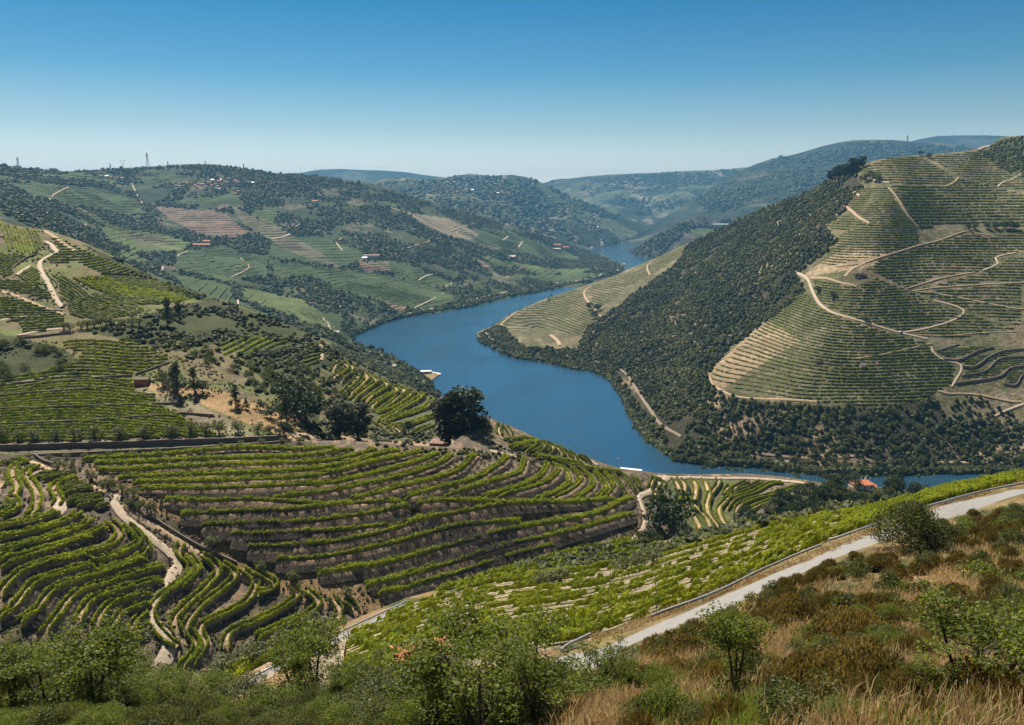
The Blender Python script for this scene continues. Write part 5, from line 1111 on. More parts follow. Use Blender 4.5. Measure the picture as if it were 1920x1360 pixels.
x, y, P = scatter(B, [(700,832),(840,842),(940,838),(1010,830),(1060,856),(1040,872),(940,862),(860,862),(760,850)], 2.2, noise=.2, ns=12); r = rng.uniform(.4, 1.1, len(P)); forest_mesh('undergrowth', P, r, r, OAK, 'low bushes around the tall eucalyptus clump', 'undergrowth')
x, y, P = scatter(A, [(1100,1066),(1200,1048),(1330,1014),(1450,983),(1640,950),(1760,925),(1760,929),(1640,946),(1500,966),(1300,1006),(1150,1030),(1050,1045),(960,1070),(1000,1078)], 2.6); r = rng.uniform(.8, 1.8, len(P)); forest_mesh('edge_bushes', P, r, r, OAK, 'bushes along the far edge of the near vineyard', 'bushes')
# ------------------------------------------------------------------ foreground slope
Z_SLOPE = [(1920,950),(1760,990),(1640,1036),(1480,1104),(1340,1172),(1220,1230),(1110,1282),(1060,1320),(1000,1400),(1920,1400)]
fg = []
x, y, P = scatter(A, Z_SLOPE, 1.7, cell=4, noise=.38, ns=7)
n = len(P); print('slope shrubs', n)
lab = {'heath': 'olive brown heather bush on the slope above the road', 'bush': 'dark green bush on the slope above the road', 'grey': 'grey-green broom bush on the slope above the road', 'bramble': 'bright green bramble bush on the slope above the road'}
order = np.argsort(-1 / P[:, 1])
kk = rng.choice(['heath', 'heath', 'heath', 'heath', 'heath', 'heath', 'bush', 'grey', 'bramble'], n)
for j, i in enumerate(order[:480]):
    k = kk[i]; s = rng.uniform(.7, 1.3)
    kp = k
    if P[i, 1] < 48: kp = {'heath': 'heatn', 'bush': 'fino', 'bramble': 'fine'}.get(k, k)
    if P[i, 1] < 11: continue
    fg.append((place_at(kp + str(rng.integers(0, 3)), P[i] - [0, 0, .1], s, lab[k], 'slope bushes: ' + k, name={'heath': 'heather_shrub', 'bush': 'green_shrub', 'grey': 'broom_bush', 'bramble': 'bramble_bush'}[k]), {'heath': 'olive brown heather bush', 'bush': 'dark green shrub', 'grey': 'grey-green broom bush', 'bramble': 'bright green bramble'}[k]))
xb, yb, Pb = scatter(A, [(0,1290),(200,1300),(330,1300),(420,1310),(500,1290),(640,1300),(760,1290),(900,1290),(1060,1290),(1000,1400),(0,1400)], 2.0, cell=4)
print('bottom shrubs', len(Pb))
lab2 = {'bush': 'dark green bush in the thicket along the bottom edge', 'grey': 'grey-green broom bush in the thicket along the bottom edge', 'bramble': 'bright green bramble in the thicket along the bottom edge'}
bt = []
for i in np.argsort(Pb[:, 1])[:330]:
    k = ['bush', 'grey', 'bush', 'bramble'][rng.integers(0, 4)]; bt.append((place_at({'bush': 'fino', 'grey': 'grey', 'bramble': 'fine'}[k] + str(rng.integers(0, 3)), Pb[i] - [0, 0, .1], rng.uniform(.8, 1.6), lab2[k], 'thicket bushes: ' + k, name={'bush': 'thicket_shrub', 'grey': 'broom_bush', 'bramble': 'bramble_bush'}[k]), {'bush': 'dark green shrub', 'grey': 'grey-green broom bush', 'bramble': 'bright green bramble'}[k]))
relabel(fg, [(1150,1300,'near the end of the paved road'),(1290,1250,'along the road edge'),(1380,1260,'by the slender small tree'),(1300,1340,'in the bottom dry grass'),(1480,1120,'just above the road bend of shrubs'),(1500,1220,'round the big heather bush'),(1560,1330,'by the dark heather at the bottom'),(1640,1130,'by the small vivid bush'),(1705,1050,'under the large round bush'),(1760,1200,'left of the bright right tree'),(1820,1060,'by the yellow-green bush'),(1880,1150,'behind the bright right tree'),(1850,1330,'under the bright right tree'),(1860,970,'beside the guard rail at right')])
relabel(bt, [(60,1330,'in the bottom left corner'),(220,1330,'under the leaning leafy tree'),(340,1320,'below the foot of the pale track'),(460,1320,'below the lower road'),(590,1340,'under the dense rounded tree'),(720,1320,'left of the rusty roofed shed'),(850,1340,'under the big bottom centre tree'),(1000,1330,'right of the big bottom centre tree')])
# small trees close to the viewpoint
for key, x, y, h, l, sx in [
 ('leafy0', 900, 1398, 222, 'big bright leafy tree at the bottom centre in front of the road', 1.35), ('shade0', 820, 1392, 215, 'darker leafy tree joined to the left of the big bottom centre tree', 1.3), ('leafy1', 1000, 1385, 190, 'leafy tree at the right side of the bottom centre clump', 1.25),
 ('shade1', 590, 1308, 150, 'dense rounded tree standing in front of the lower road', 1.25), ('shade0', 560, 1330, 110, 'smaller tree left of the dense rounded one by the lower road', 1.1), ('leafy0', 700, 1318, 95, 'low leafy tree right of the dense rounded tree', 1.3), ('shade1', 640, 1330, 90, 'shrubby tree below the dense rounded tree', 1.2),
 ('shade0', 30, 1350, 130, 'leafy tree at the bottom left corner', 1.5), ('leafy1', 100, 1345, 135, 'bright leafy tree second from the bottom left corner', 1.5), ('shade1', 180, 1350, 165, 'leaning dark leafy tree third from the bottom left corner', 1.4), ('leafy0', 215, 1330, 110, 'pale leafy tree beside the leaning one at bottom left', 1.1), ('leafy1', 330, 1352, 80, 'low leafy tree beside the foot of the pale track', 1.3), ('leafy0', -30, 1330, 150, 'leafy tree cut by the left edge of the view', 1.1),
 ('leafy1', 1130, 1318, 110, 'spreading leafy tree at the near end of the paved road', 1.2), ('shade0', 1180, 1330, 85, 'low dark tree beside the spreading one', 1.0), ('shade1', 1378, 1318, 185, 'slender small tree on the dry grass below the road', .95),
 ('leafy0', 1835, 1350, 235, 'bright green tree at the lower right', 1.35), ('leafy1', 1900, 1290, 150, 'bright tree behind the lower right tree', 1.2), ('leafy1', 1745, 1360, 120, 'low bright bush tree left of the lower right tree', 1.1),
 ('roundbush0', 1705, 1030, 84, 'large round dark green bush beside the guard rail', .95), ('roundbush0', 1762, 1018, 44, 'round bush right of the large one by the guard rail', 1.0), ('bramble0', 1578, 1082, 20, 'small vivid green bush on the brown slope', 1.2), ('bramble1', 1816, 1000, 22, 'yellow-green bush high on the brown slope', 1.2), ('bramble2', 1840, 1090, 36, 'green bush in the middle of the brown slope', 1.2),
 ('heatn0', 1620, 1345, 130, 'large dark heather bush at the bottom right', 1.3), ('heatn1', 1540, 1335, 110, 'dark heather bush left of the large bottom right one', 1.2), ('heatn2', 1600, 1225, 80, 'big rust heather bush in the middle of the slope', 1.4), ('heatn0', 1490, 1180, 60, 'big heather bush above the dry grass', 1.4), ('heath1', 1290, 1240, 46, 'dark heather bush at the road edge', 1.6), ('bush0', 1262, 1232, 44, 'green bush at the road edge left of the heather', 1.4)]:
    place(A, key, x, y, h, l, sxy=sx, name='leafy_tree' if key[:4] in ('leaf', 'shad') else None)
for i, (x, y, h) in enumerate([(10,1300,60),(60,1290,70),(130,1300,80),(200,1295,75),(260,1310,60),(300,1330,70),(350,1330,45),(400,1320,50),(460,1330,60),(520,1345,60),(700,1345,80),(760,1330,70),(740,1350,90),(1060,1345,90)]):
    place(A, 'fine' if i % 2 else 'fino', x, y, h, 'dense leafy bush in the bottom thicket, %s from the left' % lr(i), 'big bottom thicket bushes', sxy=1.3, name='thicket_bush', cat='bush')
# dead branch
P0 = A.P(1150, 1335); s = P0[1] / F
a = Acc(); tip = lambda x, y: P0 + np.array([(x - 1150) * s, 0, (1335 - y) * s * 1.05])
a.tube([tip(1163, 1300), tip(1160, 1262), tip(1148, 1238), tip(1140, 1215)], [.035, .028, .018, .008]); a.tube([tip(1148, 1238), tip(1136, 1222), tip(1133, 1190)], [.015, .01, .005]); a.tube([tip(1160, 1262), tip(1135, 1246), tip(1115, 1244)], [.015, .01, .004])
tag(a.obj('dead_branch', BARK), 'bare dead branch poking up in front of the road', 'branch')
# dry grass and green grass
def grass(name, polys, n, h, mat, label):
    Vs = []; 
    for poly, k in polys:
        x, y, P = scatter(A, poly, 1.0, cell=4, noise=k, ns=6); m = n // len(polys)
        if not len(P): continue
        i = rng.choice(len(P), m, p=(1 / P[:, 1] ** 2) / (1 / P[:, 1] ** 2).sum()); b0 = P[i] + np.concatenate([rng.normal(0, .5, (m, 2)), np.zeros((m, 1))], 1)
        px, py = proj(b0); b0[:, 2] = b0[:, 2]
        q = A.at_xy(px, np.clip(py, A.y0 + 2, A.y1 - 2), 0 * px, 0 * px); 
        hh = h * (.5 + rng.random(m)); lean = rng.normal(0, .28, (m, 2)) * hh[:, None]; w = .006 + .0006 * b0[:, 1]; a = rng.random(m) * 3.14; wx = np.stack([np.cos(a) * w, np.sin(a) * w, 0 * w], 1)
        tipp = b0 + np.concatenate([lean, hh[:, None]], 1); mid = b0 + np.concatenate([lean * .3, hh[:, None] * .55], 1)
        Vs.append(np.stack([b0 - wx, b0 + wx, mid + wx * .8, mid - wx * .8, tipp + wx * .2, tipp - wx * .2], 1))
    V = np.concatenate(Vs); m = len(V); f = np.arange(m)[:, None] * 6; Fq = np.concatenate([f + [0, 1, 2, 3], f + [3, 2, 4, 5]]); t = np.repeat(rng.random(m), 6)
    tag(mesh_obj(name, V.reshape(-1, 3), Fq, mat, col=np.stack([t, t, t], 1)), label, 'grass', kind='stuff')
grass('dry_grass', [(Z_SLOPE, .25), ([(1090,1290),(1200,1290),(1360,1220),(1340,1360),(1080,1400)], 0), ([(1440,1290),(1470,1200),(1600,1160),(1640,1250),(1500,1330)], 0), ([(1560,1200),(1800,1130),(1860,1250),(1700,1330)], .1), (Z_SLOPE, .4)], 170000, .5, GRASSM, 'straw coloured dry grass between the bushes')
VG_ = [(1110,1215),(1220,1172),(1340,1126),(1480,1074),(1640,1010),(1760,962),(1920,916),(1920,922),(1760,970),(1640,1018),(1480,1083),(1340,1136),(1220,1184),(1110,1228)]
grass('verge_grass', [([(x, y - 17) for x, y in VG_], 0)], 9000, .2, GRASSM, 'dry grass on the strip between the guard rail and the road')
grass('green_grass', [([(1260,1400),(1300,1300),(1480,1300),(1560,1400)], 0), ([(0,1310),(700,1330),(1000,1330),(1000,1400),(0,1400)], 0), (Z_SLOPE, .5)], 40000, .35, GREENG, 'green grass and weeds between the bushes')
print('fore', round(time.time() - T0, 1))
# ------------------------------------------------------------------ built things
TILE = mat_plain('terracotta_tile', (.48, .17, .085), .85, noise=.3, scale=1.2, bump=.6); OLDTILE = mat_plain('weathered_tile', (.30, .20, .16), .9, noise=.4, scale=1.5, bump=.6)
WHITE = mat_plain('lime_white', (.60, .58, .54), .85, noise=.08, scale=.8); PINKW = mat_plain('pale_render', (.62, .52, .45), .85, noise=.1, scale=.8); METAL = mat_plain('galvanised_steel', (.42, .44, .46), .5, .55, noise=.15, scale=2)
DARKM = mat_plain('dark_steel', (.12, .12, .125), .6, .5, noise=.1); GLASS = mat_plain('window_dark', (.02, .025, .03), .15, noise=.1, spec=.6); ROOFW = mat_plain('pale_metal_roof', (.55, .56, .57), .5, .1, noise=.06, scale=.5)
CONC = mat_plain('concrete', (.52, .49, .44), .9, noise=.15, scale=.7, bump=.2); BRICK = mat_plain('old_brick', (.26, .12, .075), .95, noise=.4, scale=2.5, bump=.8); RUST = mat_plain('rusty_tile', (.42, .16, .08), .9, noise=.45, scale=1.6, bump=.6)
CARW = mat_plain('white_car_paint', (.8, .8, .8), .25, noise=.02, spec=.6); RUBBER = mat_plain('tyre_rubber', (.03, .03, .03), .8); WOOD = mat_plain('weathered_wood', (.14, .10, .07), .9, noise=.3, scale=5, bump=.3)
def gable(w, d, h, rh, over=.4):
    x, y = w / 2 + over, d / 2 + over; t = .18; V = []
    for dz in (0, -t): V += [(-x, -y, h + dz - .15), (x, -y, h + dz - .15), (x, 0, h + rh + dz), (-x, 0, h + rh + dz), (-x, y, h + dz - .15), (x, y, h + dz - .15)]
    F_ = [[0, 1, 2, 3], [3, 2, 5, 4], [6, 9, 8, 7], [9, 10, 11, 8], [0, 6, 7, 1], [4, 5, 11, 10], [0, 3, 9, 6], [3, 4, 10, 9], [1, 7, 8, 2], [2, 8, 11, 5]]
    return V, F_
def hip(w, d, h, rh, over=.4):
    x, y = w / 2 + over, d / 2 + over; r = max(0, x - y * .9)
    V = [(-x, -y, h), (x, -y, h), (x, y, h), (-x, y, h), (-r, 0, h + rh), (r, 0, h + rh), (-x, -y, h - .2), (x, -y, h - .2), (x, y, h - .2), (-x, y, h - .2)]
    return V, [[0, 1, 5, 4], [2, 3, 4, 5], [1, 2, 5, 5], [3, 0, 4, 4], [0, 6, 7, 1], [1, 7, 8, 2], [2, 8, 9, 3], [3, 9, 6, 0], [9, 8, 7, 6]]
def shell(w, d, h, rh=0, base=-2.5):
    a = Acc(); x, y = w / 2, d / 2
    V = [(-x, -y, base), (x, -y, base), (x, y, base), (-x, y, base), (-x, -y, h), (x, -y, h), (x, y, h), (-x, y, h)]
    a.add(V, [[0, 1, 5, 4], [1, 2, 6, 5], [2, 3, 7, 6], [3, 0, 4, 7]])
    if rh: a.add([(-x, -y, h), (-x, y, h), (-x, 0, h + rh - .2), (x, -y, h), (x, y, h), (x, 0, h + rh - .2)], [[0, 2, 1], [3, 4, 5]])
    return a
def house(P, w, d, h, rh, rz, wall, roof, label, name='house', group=None, kind='gable', win=True, chimney=False, cat=None):
    r = empty(name, tuple(P), rz); shell(w, d, h, rh if kind == 'gable' else 0).obj('wall', wall, r)
    V, F_ = (gable if kind == 'gable' else hip)(w, d, h, rh); ra = Acc(); ra.add(V, F_); ro = ra.obj('roof', roof, r)
    if chimney: Acc().box((w * .22, d * .1, h + rh + .2), (.7, .7, 1.6)).obj('chimney', wall, ro)
    if win:
        n = max(1, int(w / 3.2))
        for k in range(n):
            x = (k + .5) / n * w - w / 2
            if k == n // 2 and n > 1: Acc().box((x, -d / 2 - .03, 1.05), (1.0, .08, 2.1)).obj('door', WOOD, r)
            else: Acc().box((x, -d / 2 - .03, min(1.7, h * .6)), (.95, .08, 1.1)).obj('window', GLASS, r)
    tag(r, label, cat or name.replace('_', ' '), group); return r
def dup(root, P, rz, label=None, sc=1.0):
    r = root.copy(); COL.objects.link(r); r.location = tuple(P); r.rotation_euler = (0, 0, rz); r.scale = (sc, sc, sc)
    if label: r['label'] = label
    for ch in root.children:
        c = ch.copy(); COL.objects.link(c); c.parent = r
        for g in ch.children: e = g.copy(); COL.objects.link(e); e.parent = c
    return r
def up(L, px, py, dz=0.): P = L.P(px, py).copy(); P[2] += dz; return P
house(up(C, 726, 843), 7.2, 3.6, 2.6, 1.1, -.25, BRICK, OLDTILE, 'small reddish brick shed with a tiled roof on the terrace edge', 'brick_shed', win=False, cat='shed')
house(up(C, 826, 839, .3), 9.5, 6, 2.6, 1.9, -.2, STONE, OLDTILE, 'old stone house with faded tile roof left of the tall eucalyptus', 'stone_house', kind='hip', cat='house')
house(up(C, 267, 719), 6.6, 4, 2.6, .5, .12, BRICK, STONE, 'dark stone hut at the top corner of the dry grass', 'stone_hut', win=False, cat='hut')
house(up(A, 790, 1246, -.3), 5.4, 3.4, 2.1, .8, .35, STONE, RUST, 'small shed with rusty orange roof half hidden by the bottom centre trees', 'field_shed', win=False, cat='shed')
Pw = unproj(1183, 889, 520.0); house(Pw - np.array([0, 0, .8]), 14, 6, 3.6, 1.3, -.3, WHITE, ROOFW, 'long low building with a pale metal roof at the river edge', 'pale_roof_building', cat='building')
Ph = up(B, 1615, 913, -.6); h1 = house(Ph, 12.5, 8.5, 3.2, 2.1, .1, WHITE, TILE, 'white house with orange tiled roof above the river, the larger one', 'red_roof_house', kind='hip', chimney=True, cat='house')
house(up(B, 1562, 911, -.2), 6.5, 5, 1.9, 1.2, .05, WHITE, TILE, 'low orange roofed outbuilding left of the white riverside house', 'outbuilding', kind='hip', win=False)
house(up(B, 1634, 915, -.8), 4.5, 4.0, 2.2, 1.0, .1, WHITE, TILE, 'small orange roofed annexe at the right foot of the white riverside house', 'annexe', kind='gable', win=False)
house(up(Fl, 1617, 688), 6, 4.5, 3.0, .8, .1, PINKW, STONE, 'small pale hut in the lower vineyard of the opposite hill', 'stone_hut', cat='hut', win=False)
def ruin(P, w, d, hs, label):
    r = Acc(); k = 0
    for (x0, y0, x1, y1) in [(-w, -d, w, -d), (w, -d, w, d), (w, d, -w, d), (-w, d, -w, -d), (0, -d, 0, d)]:
        for t in np.linspace(0, 1, 7)[:-1]:
            c = (x0 + (x1 - x0) * (t + .083), y0 + (y1 - y0) * (t + .083)); hh = hs * rng.uniform(.4, 1.0); sx, sy = abs(x1 - x0) / 6 + .5, abs(y1 - y0) / 6 + .5; r.box((c[0], c[1], hh / 2 - .8), (sx * 1.0, sy * 1.0, hh + 1.6))
    o = r.obj('ruined_hut', STONE); o.location = tuple(P); tag(o, label, 'ruin')
ruin(up(Fl, 1612, 517), 7, 4, 3.2, 'roofless dark stone ruin beside the track fork on the opposite hill'); ruin(up(Fl, 1536, 680), 4, 3, 2.6, 'small dark ruin at the left of the lower opposite vineyard')
# walls
def wall(L, pts, h, th, label, sink=2.0, mat=None, top=None, group='dry stone walls', name='stone_wall', lift=0.):
    p = dens(pts, 6); P = L.P(p[:, 0], p[:, 1]); t = np.gradient(P[:, :2], axis=0); t /= np.linalg.norm(t, axis=1, keepdims=True) + 1e-9
    nx = np.stack([-t[:, 1], t[:, 0]], 1) * th / 2; hh = h * (1 + .14 * (vnoise(P[:, 0], P[:, 1], 3.0) - .5)); z = P[:, 2] + lift
    def at(s, zz): Q = P.copy(); Q[:, :2] += nx * s; Q[:, 2] = zz; return Q
    V = np.stack([at(-1, z - sink), at(-1, z + hh), at(1, z + hh), at(1, z - sink)], 1)
    Fq = grid_faces(len(p), 4); n = len(p); m = (n - 1) * 4; Fq = np.concatenate([Fq, [[0, 1, 2, 3], [m + 3, m + 2, m + 1, m]]])
    tag(mesh_obj(name, V.reshape(-1, 3), Fq, mat or STONE), label, 'wall', group)
wall(C, [(0,842),(150,838),(300,833),(430,829),(475,827),(538,824)], 2.0, .8, 'long tall dark stone wall under the row of olive trees', 3, group=None)
wall(C, [(20,860),(200,852),(330,846),(420,841),(540,833)], 1.7, .8, 'lower long dark stone wall parallel to the one under the olives', 3.5, group=None)
for i, (pts, h) in enumerate([(zz((0,1005),(970,965),(1350,935),(1813,905))+[(345,777),(400,781)], 1.1), (zz((0,838),(980,808),(1813,782))+[(338,757)], 1.0), (zz((0,693),(950,628),(1430,578)), 1.1), (zz((0,578),(700,533),(1400,483)), 1.0), (zz((1440,470),(1600,418),(1800,345)), .9), (zz((600,428),(1250,408),(1550,333),(1700,258)), .9), (zz((1080,240),(1230,203),(1380,143)), 1.0), (zz((750,195),(1040,135)), .8), (zz((190,70),(450,68),(720,35)), 1.2), (zz((1240,695),(1370,685),(1650,685)), .9), (zz((1150,330),(1390,270)), .7)]):
    wall(C, pts, h, .6, 'low dry stone wall between the left terraces, %s counting up from the olive row' % ordn(i))
for i, (pts, h) in enumerate([(zc((910,555),(1170,565),(1200,590),(1440,618)), 1.4), (zc((120,540),(130,490),(240,410),(330,380)), 1.3), (zc((750,605),(940,600)), 1.2), (zc((430,560),(520,640),(530,720)), 1.0), (zc((370,880),(450,885),(560,890)), 1.2), (zc((160,1115),(230,1130),(610,1085)), 1.3), (zc((60,985),(250,940),(350,935)), 1.0)]):
    wall(C, pts, h, .6, 'stone wall in the hilltop fields, %s from the crest wall' % ordn(i), group='hilltop walls')
wall(C, z8((870,1050),(1100,1075),(1250,1085),(1300,1105)), 1.5, .6, 'stone wall running from the brick shed to the stone house', group=None)
wall(C, [(556,836),(580,834),(620,838),(660,842),(700,842)], 1.1, .8, 'rubble wall left of the brick shed', group=None)
wall(B, [(286,971),(322,996),(357,1017),(392,1035),(428,1051),(444,1058)], 1.1, .6, 'stone wall running down the dry gully strip beside the track', group=None)
wall(B, z1((370,95),(450,150),(560,190)), 1.4, .6, 'short stone wall at the top of the gully strip', group=None)
for i, pts in enumerate([zi((1200,695),(1300,665),(1390,640)), zi((1260,770),(1390,772),(1540,702),(1670,668)), zi((1420,828),(1520,828),(1640,745),(1750,702),(1920,685)), zi((1410,905),(1600,866),(1720,765),(1920,748)), zi((1360,965),(1700,915),(1800,845),(1920,823)), zi((1750,970),(1850,980),(1900,900),(1920,898))]):
    wall(Fl, pts, 2.4 if i else 1.3, .9, 'curving dark terrace wall at the right of the opposite hill, %s from the top' % ordn(i), 3, group='opposite terrace walls')
wall(Fl, zh((660,600),(760,602),(780,625)), 2.5, 1.5, 'pale retaining wall by the railway at the far waterline', 4, CONC, group=None)
# guard rails
def rail(L, pts, label, every=4.0, lift=.0):
    p = dens(pts, 4); P = L.P(p[:, 0], p[:, 1]); P[:, 2] = smooth1(P[:, 2], 9) + lift; t = np.gradient(P[:, :2], axis=0); t /= np.linalg.norm(t, axis=1, keepdims=True); nx = np.stack([t[:, 1], -t[:, 0]], 1)
    prof = [(0, .42), (.09, .46), (.09, .54), (.01, .58), (.01, .62), (.09, .66), (.09, .74), (0, .78), (-.012, .78), (.075, .74), (.075, .66), (-.003, .62), (-.003, .58), (.075, .54), (.075, .46), (-.012, .42)]
    V = np.stack([np.concatenate([P[:, :2] + nx * a, (P[:, 2] + b_)[:, None]], 1) for a, b_ in prof], 1); Fq = grid_faces(len(P), len(prof), True)
    c0 = min(P[:, :].tolist()); root = empty('guard_rail', tuple(P[0])); V2 = V.reshape(-1, 3) - P[0]; mesh_obj('beam', V2, Fq, METAL, root)
    Lc = np.concatenate([[0], np.cumsum(np.linalg.norm(np.diff(P, axis=0), axis=1))]); pm = Acc().box((0, 0, 0), (.12, .07, 1.5)).mesh('post', METAL)
    for s in np.arange(.3, Lc[-1], every):
        q = np.array([np.interp(s, Lc, P[:, k]) for k in range(3)]); i = int(np.interp(s, Lc, np.arange(len(P)))); q[:2] -= nx[i] * .08
        o = link(bpy.data.objects.new('post', pm), root); o.location = tuple(q - P[0] + np.array([0, 0, .0])); o.rotation_euler = (0, 0, math.atan2(nx[i, 1], nx[i, 0]))
    tag(root, label, 'guard rail', 'roadside guard rails'); return root
rail(A, [(1219,1165),(1339,1120),(1440,1071),(1539,1029)], 'long galvanised guard rail along the middle of the paved road')
rail(A, [(1552,1021),(1605,1003),(1687,974),(1732,957),(1837,929),(1920,911)], 'galvanised guard rail climbing to the right edge beside the road')
rail(A, [(1052,1224),(1080,1213),(1106,1203)], 'short piece of guard rail at the near end of the road'); rail(A, [(636,1192),(700,1162),(762,1134)], 'guard rail along the lower road bend beneath the terraces'); rail(A, [(462,1284),(495,1266),(528,1248)], 'guard rail piece of the lower road left of the rounded tree')
# stakes in the near vineyard
stk = [q for r_ in ROWS if r_['zone'] == 'near' for q in r_['P'][::9]]; sa = Acc(); smesh = Acc().box((0, 0, .7), (.07, .07, 1.7)).mesh('stake', WOOD)
idx = rng.choice(len(stk), 110, replace=False)
stl = []
for j in idx: o = link(bpy.data.objects.new('vine_stake', smesh)); o.location = tuple(stk[j]); tag(o, 'thin wooden stake standing among the near vines', 'stake', 'vineyard stakes'); stl.append((o, 'thin wooden vine stake'))
relabel(stl, [(700,1200,'near the lower road'),(820,1200,'above the rusty roofed shed'),(900,1150,'left of the paired olive trees'),(1050,1130,'in front of the paired olive trees'),(1180,1110,'below the three olive trees'),(1300,1080,'behind the long guard rail'),(1480,1020,'behind the gap between the guard rails'),(1640,965,'behind the large round bush'),(1820,915,'near the right edge of the near vineyard')])
# poles
def pole(P, h, label, arms=1, name='power_pole'):
    r = empty(name, tuple(P)); Acc().tube([(0, 0, -1), (0, 0, h)], [.2, .13], 8).obj('pole', WOOD, r)
    a = Acc(); [a.box((0, 0, h - .5 - k * 1.0), (2.4, .18, .18)) for k in range(arms)]; a.obj('crossarm', WOOD, r); tag(r, label, 'power pole', 'power poles')
pole(up(C, 624, 655), 9, 'thin power pole on the left slope in front of the river'); pole(up(B, 1132, 884), 5.5, 'thin power pole on the vine covered nose, left of the pale roof'); pole(Pw + [5.5, 2, 0], 7, 'power pole just behind the pale roofed building'); pole(up(B, 1590, 912), 8.5, 'power pole left of the white riverside house', 2)
def pylon(P, h, label, w=.22, vee=False):
    r = empty('lattice_pylon', tuple(P)); a = Acc(); b0 = h * .11
    if not vee:
        f = lambda z: b0 * (1 - .86 * (z / h) ** .7)
        for sx, sy in ((1, 1), (1, -1), (-1, -1), (-1, 1)): a.tube([(sx * f(z), sy * f(z), z) for z in np.linspace(0, h, 6)], w, 4)
        zs = np.linspace(0, h * .95, 8)
        for z0, z1_ in zip(zs[:-1], zs[1:]):
            for s in (-1, 1): a.tube([(-f(z0) * s, -f(z0), z0), (f(z1_) * s, -f(z1_), z1_)], w * .5, 3); a.tube([(-f(z0) * s, f(z0), z0), (f(z1_) * s, f(z1_), z1_)], w * .5, 3)
    else:
        for s in (-1, 1): a.tube([(0, 0, 0), (s * h * .08, 0, h * .45), (s * h * .3, 0, h)], w, 4); a.tube([(s * .02 * h, 0, h * .2), (-s * h * .08, 0, h * .45)], w * .6, 3)
        a.tube([(-h * .22, 0, h * .8), (h * .22, 0, h * .8)], w * .7, 3)
    a.obj('mast', DARKM, r); c = Acc()
    for z, s in ((.72, .2), (.82, .16), (.92, .12)) if not vee else ((.95, .42),): c.tube([(-h * s, 0, h * z), (0, 0, h * (z + .02)), (h * s, 0, h * z)], w * .9, 4)
    c.obj('crossarm', DARKM, r); tag(r, label, 'pylon', 'pylons on the left skyline')
for x, y, hp, l, v in [(34,312,16,'lattice pylon on the skyline at the far left',0),(207,316,9,'small lattice pylon left of the forked one on the skyline',0),(231,315,14,'forked pylon on the skyline',1),(277,312,24,'tallest lattice pylon on the left skyline',0),(315,311,8,'small distant pylon right of the tallest one',0),(457,317,9,'thin pylon above the central skyline woods',0),(385,309,7,'tiny pylon left of the skyline clump of trees',0)]:
    P = up(D, x, y); pylon(P, hp * P[1] / F, l, .5, v)
P = up(Il, 1701, 267); pylon(P, 12 * P[1] / F, 'telecom mast on the mountain behind the opposite hill', 1.1)
# wind turbines
def turbine(P, h, rz):
    r = empty('wind_turbine', tuple(P), rz); Acc().tube([(0, 0, -5), (0, 0, h)], [h * .03, h * .018], 8).obj('tower', WHITE, r); Acc().box((0, -2, h + 1), (4, 9, 4)).obj('nacelle', WHITE, r); b0 = rng.random() * 2
    for k in range(3): a = b0 + k * 2.0944; Acc().tube([(0, -7, h + 1), (math.sin(a) * h * .25, -7, h + 1 + math.cos(a) * h * .25), (math.sin(a) * h * .5, -7, h + 1 + math.cos(a) * h * .5)], [.9, 1.0, .4], 4).obj('blade', WHITE, r)
    return r
for Lx, y0, xs_, nm in ((J2, None, (1735, 1755, 1773, 1787, 1807, 1822, 1838, 1855), 'right hand'), (J1, None, (564, 590, 635, 647, 664, 708, 717, 726), 'left hand')):
    for i, x in enumerate(xs_): P = up(Lx, x, Lx.topy(x) + .6); tag(turbine(P, 40, .2), 'white wind turbine on the far %s ridge, %s from the left' % (nm, ordn(i)), 'wind turbine', 'wind turbines, ' + nm)
# white car on the hill track
P = up(Fl, 1688.5, 624.5, .9); r = empty('parked_car', tuple(P), .25); a = Acc().box((0, 0, .62), (4.3, 1.75, .62)).box((-.2, 0, 1.2), (2.4, 1.6, .6), taper=.82); a.obj('body', CARW, r)
Acc().box((-.2, -.79, 1.2), (2.0, .06, .38)).box((-.2, .79, 1.2), (2.0, .06, .38)).obj('window', GLASS, r)
for sx in (-1.35, 1.35):
    for sy in (-.8, .8): Acc().tube([(sx, sy - .1, .33), (sx, sy + .1, .33)], [.33, .33], 12).obj('wheel', RUBBER, r)
tag(r, 'white car parked at the bend of the track on the opposite hill', 'car')
# jetty and boat
J = D.P(800, 702); zj0 = 1.2
def slab(name, pxs, z0, h, mat, label, cat):
    q = np.array([unproj(x, y, float(Yz(x, y, z0))) for x, y in pxs]); n = len(q); V = np.concatenate([q + [0, 0, h - 0], q - [0, 0, 2]]); a = bpy.data.meshes.new(name)
    a.from_pydata(V.tolist(), [], [list(range(n))] + [[i, i + n, (i + 1) % n + n, (i + 1) % n] for i in range(n)]); a.materials.append(mat); tag(link(bpy.data.objects.new(name, a)), label, cat)
slab('jetty_apron', z8((1010,362),(1060,362),(1090,385),(1100,410),(1075,440),(1040,410)), 1.0, .5, CONC, 'pale concrete apron beside the jetty on the left bank', 'apron')
slab('grass_bank', z8((1120,400),(1230,385),(1260,400),(1200,445),(1150,455),(1110,430)), .8, .3, GRASSM, 'tawny grass bank jutting into the river at the jetty', 'bank')
slab('jetty', z8((1200,372),(1230,378),(1275,385),(1280,398),(1220,395)), .6, .5, CONC, 'pale concrete jetty pointing into the river', 'jetty')
P = unproj(799, 700, float(Yz(799, 700, .8))); house(P, 16, 9, 3.6, 1.0, .1, PINKW, ROOFW, 'low pavilion with pale roof on the jetty', 'pavilion', kind='hip')
